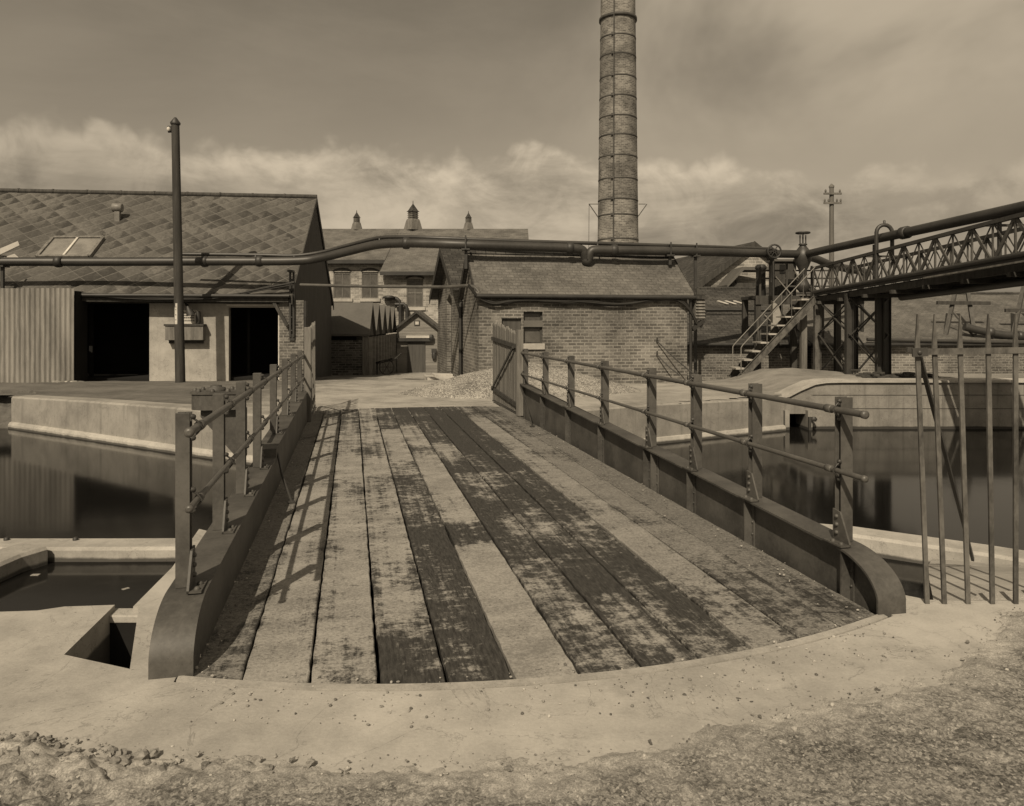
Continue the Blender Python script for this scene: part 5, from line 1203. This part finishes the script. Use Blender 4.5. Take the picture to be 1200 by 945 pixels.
# ================================================================== LIGHT, SKY, CAMERA
SUN=Vector((.29,1.0,-.97)).normalized()
elev=math.asin(-SUN.z); rot=math.atan2(-SUN.x,-SUN.y)
LT=(1.0,.857,.65)                         # the brown tone of the old print, carried by the light
sl=bpy.data.lights.new('sun','SUN'); sl.energy=3.4; sl.angle=math.radians(.53); sl.color=LT
so_=bpy.data.objects.new('sun',sl); COL.objects.link(so_); so_.rotation_euler=SUN.to_track_quat('-Z','Y').to_euler(); so_.location=(-5,-10,20)
world=bpy.data.worlds.new('World'); scene.world=world; world.use_nodes=True
nt=world.node_tree; nt.nodes.clear()
def nn(t,**k):
    n=nt.nodes.new(t)
    for a,b in k.items(): setattr(n,a,b)
    return n
def wm(op,a,b=0.0,c=None):
    n=nn('ShaderNodeMath',operation=op)
    for i,v in enumerate((a,b) if c is None else (a,b,c)):
        if isinstance(v,bpy.types.NodeSocket): nt.links.new(v,n.inputs[i])
        else: n.inputs[i].default_value=v
    return n.outputs[0]
def wstep(v,lo,hi,a=0.0,b=1.0):
    n=nn('ShaderNodeMapRange',interpolation_type='SMOOTHSTEP'); nt.links.new(v,n.inputs[0])
    for i,x in enumerate((lo,hi,a,b)):
        if isinstance(x,bpy.types.NodeSocket): nt.links.new(x,n.inputs[i+1])
        else: n.inputs[i+1].default_value=x
    return n.outputs[0]
sky=nn('ShaderNodeTexSky',sky_type='NISHITA'); sky.sun_disc=False; sky.sun_elevation=elev; sky.sun_rotation=rot; sky.air_density=1.0; sky.dust_density=1.2
bw=nn('ShaderNodeRGBToBW'); nt.links.new(sky.outputs[0],bw.inputs[0])
tc=nn('ShaderNodeTexCoord'); sx=nn('ShaderNodeSeparateXYZ'); nt.links.new(tc.outputs['Generated'],sx.inputs[0])
hz=wm('SQRT',wm('ADD',wm('MULTIPLY',sx.outputs[0],sx.outputs[0]),wm('MULTIPLY',sx.outputs[1],sx.outputs[1])))
el=wm('DIVIDE',sx.outputs[2],wm('MAXIMUM',hz,.001)); ax=wm('DIVIDE',sx.outputs[0],wm('MAXIMUM',hz,.001))
def wnoise(s,sz,d=6,r=.6,loc=(0,0,0),dist=0.0):
    mp=nn('ShaderNodeMapping'); nt.links.new(tc.outputs['Generated'],mp.inputs[0]); mp.inputs['Scale'].default_value=(s,s,sz); mp.inputs['Location'].default_value=loc
    n=nn('ShaderNodeTexNoise'); nt.links.new(mp.outputs[0],n.inputs['Vector']); n.inputs['Scale'].default_value=1; n.inputs['Detail'].default_value=d; n.inputs['Roughness'].default_value=r; n.inputs['Distortion'].default_value=dist
    return n.outputs[0]
n1=wnoise(9,5,3,.45,(1.3,.4,2)); n2=wnoise(2.6,9,7,.62,(5,2,1),.3); n3=wnoise(20,22,3,.5,(2,7,3),.2); n4=wnoise(3.0,3.6,5,.55,(8.2,3.1,5),.3)
edge=wm('ADD',wstep(ax,.08,.42,.220,.172),wm('MULTIPLY',wm('SUBTRACT',n1,.5),.10))
edge=wm('ADD',edge,wm('MULTIPLY',wm('ABSOLUTE',wm('SUBTRACT',n3,.5)),.09))
mask=wstep(wm('SUBTRACT',edge,el),-.008,.024)
# the bank: bright crest, softer and greyer layers beneath
n5=wnoise(11,16,7,.6,(4,9,1),.5)
d_=wm('SUBTRACT',edge,el)
crest=wm('MULTIPLY',wstep(d_,.0,.05,1,0),wstep(n5,.35,.62,.2,1.0))
inner=wm('ADD',wm('ADD',wstep(n2,.38,.60,.255,.40),wstep(n5,.36,.64,-.05,.05)),wm('MULTIPLY',crest,.13))
wisp=wm('MULTIPLY',wstep(wm('ADD',n4,wstep(ax,.1,.5,0,.12)),.36,.70),wstep(ax,-.05,.30,.12,1.0)); wisp=wm('MULTIPLY',wisp,wstep(el,.17,.31,.2,1.0))
haze_=wstep(n2,.35,.75,0.0,.16)
blue=wm('MULTIPLY',bw.outputs[0],.66)
SK=.10
upper=wm('ADD',wm('MULTIPLY',blue,wm('SUBTRACT',1.0,haze_)),wm('MULTIPLY',haze_,.36/SK))
upper=wm('ADD',wm('MULTIPLY',upper,wm('SUBTRACT',1.0,wm('MULTIPLY',wisp,.75))),wm('MULTIPLY',wisp,.75*.45/SK))
inner=wm('MULTIPLY',inner,wstep(wm('ABSOLUTE',wm('SUBTRACT',ax,-.02)),.1,.62,1.04,.72))
tot=wm('ADD',wm('MULTIPLY',upper,wm('SUBTRACT',1.0,mask)),wm('MULTIPLY',mask,wm('MULTIPLY',inner,1/SK)))
cc=nn('ShaderNodeCombineColor')
for i,v in enumerate((1.0,.84,.62)): nt.links.new(wm('MULTIPLY',tot,v),cc.inputs[i])
bg=nn('ShaderNodeBackground'); nt.links.new(cc.outputs[0],bg.inputs[0]); bg.inputs[1].default_value=SK
wo=nn('ShaderNodeOutputWorld'); nt.links.new(bg.outputs[0],wo.inputs[0])

cam=bpy.data.cameras.new('camera'); co=bpy.data.objects.new('camera',cam); COL.objects.link(co)
co.location=(0,0,H); co.rotation_euler=(PI/2,0,0); cam.sensor_fit='HORIZONTAL'; cam.sensor_width=36; cam.lens=36*F/1200
cam.shift_x=0; cam.shift_y=-(472.5-HZ)/1200; cam.clip_start=.05; cam.clip_end=3000; scene.camera=co
vs_=scene.view_settings; vs_.view_transform='Standard'; vs_.look='None'; vs_.gamma=1; vs_.exposure=.32; vs_.use_curve_mapping=False
scene.cycles.max_bounces=6; scene.cycles.use_denoising=True
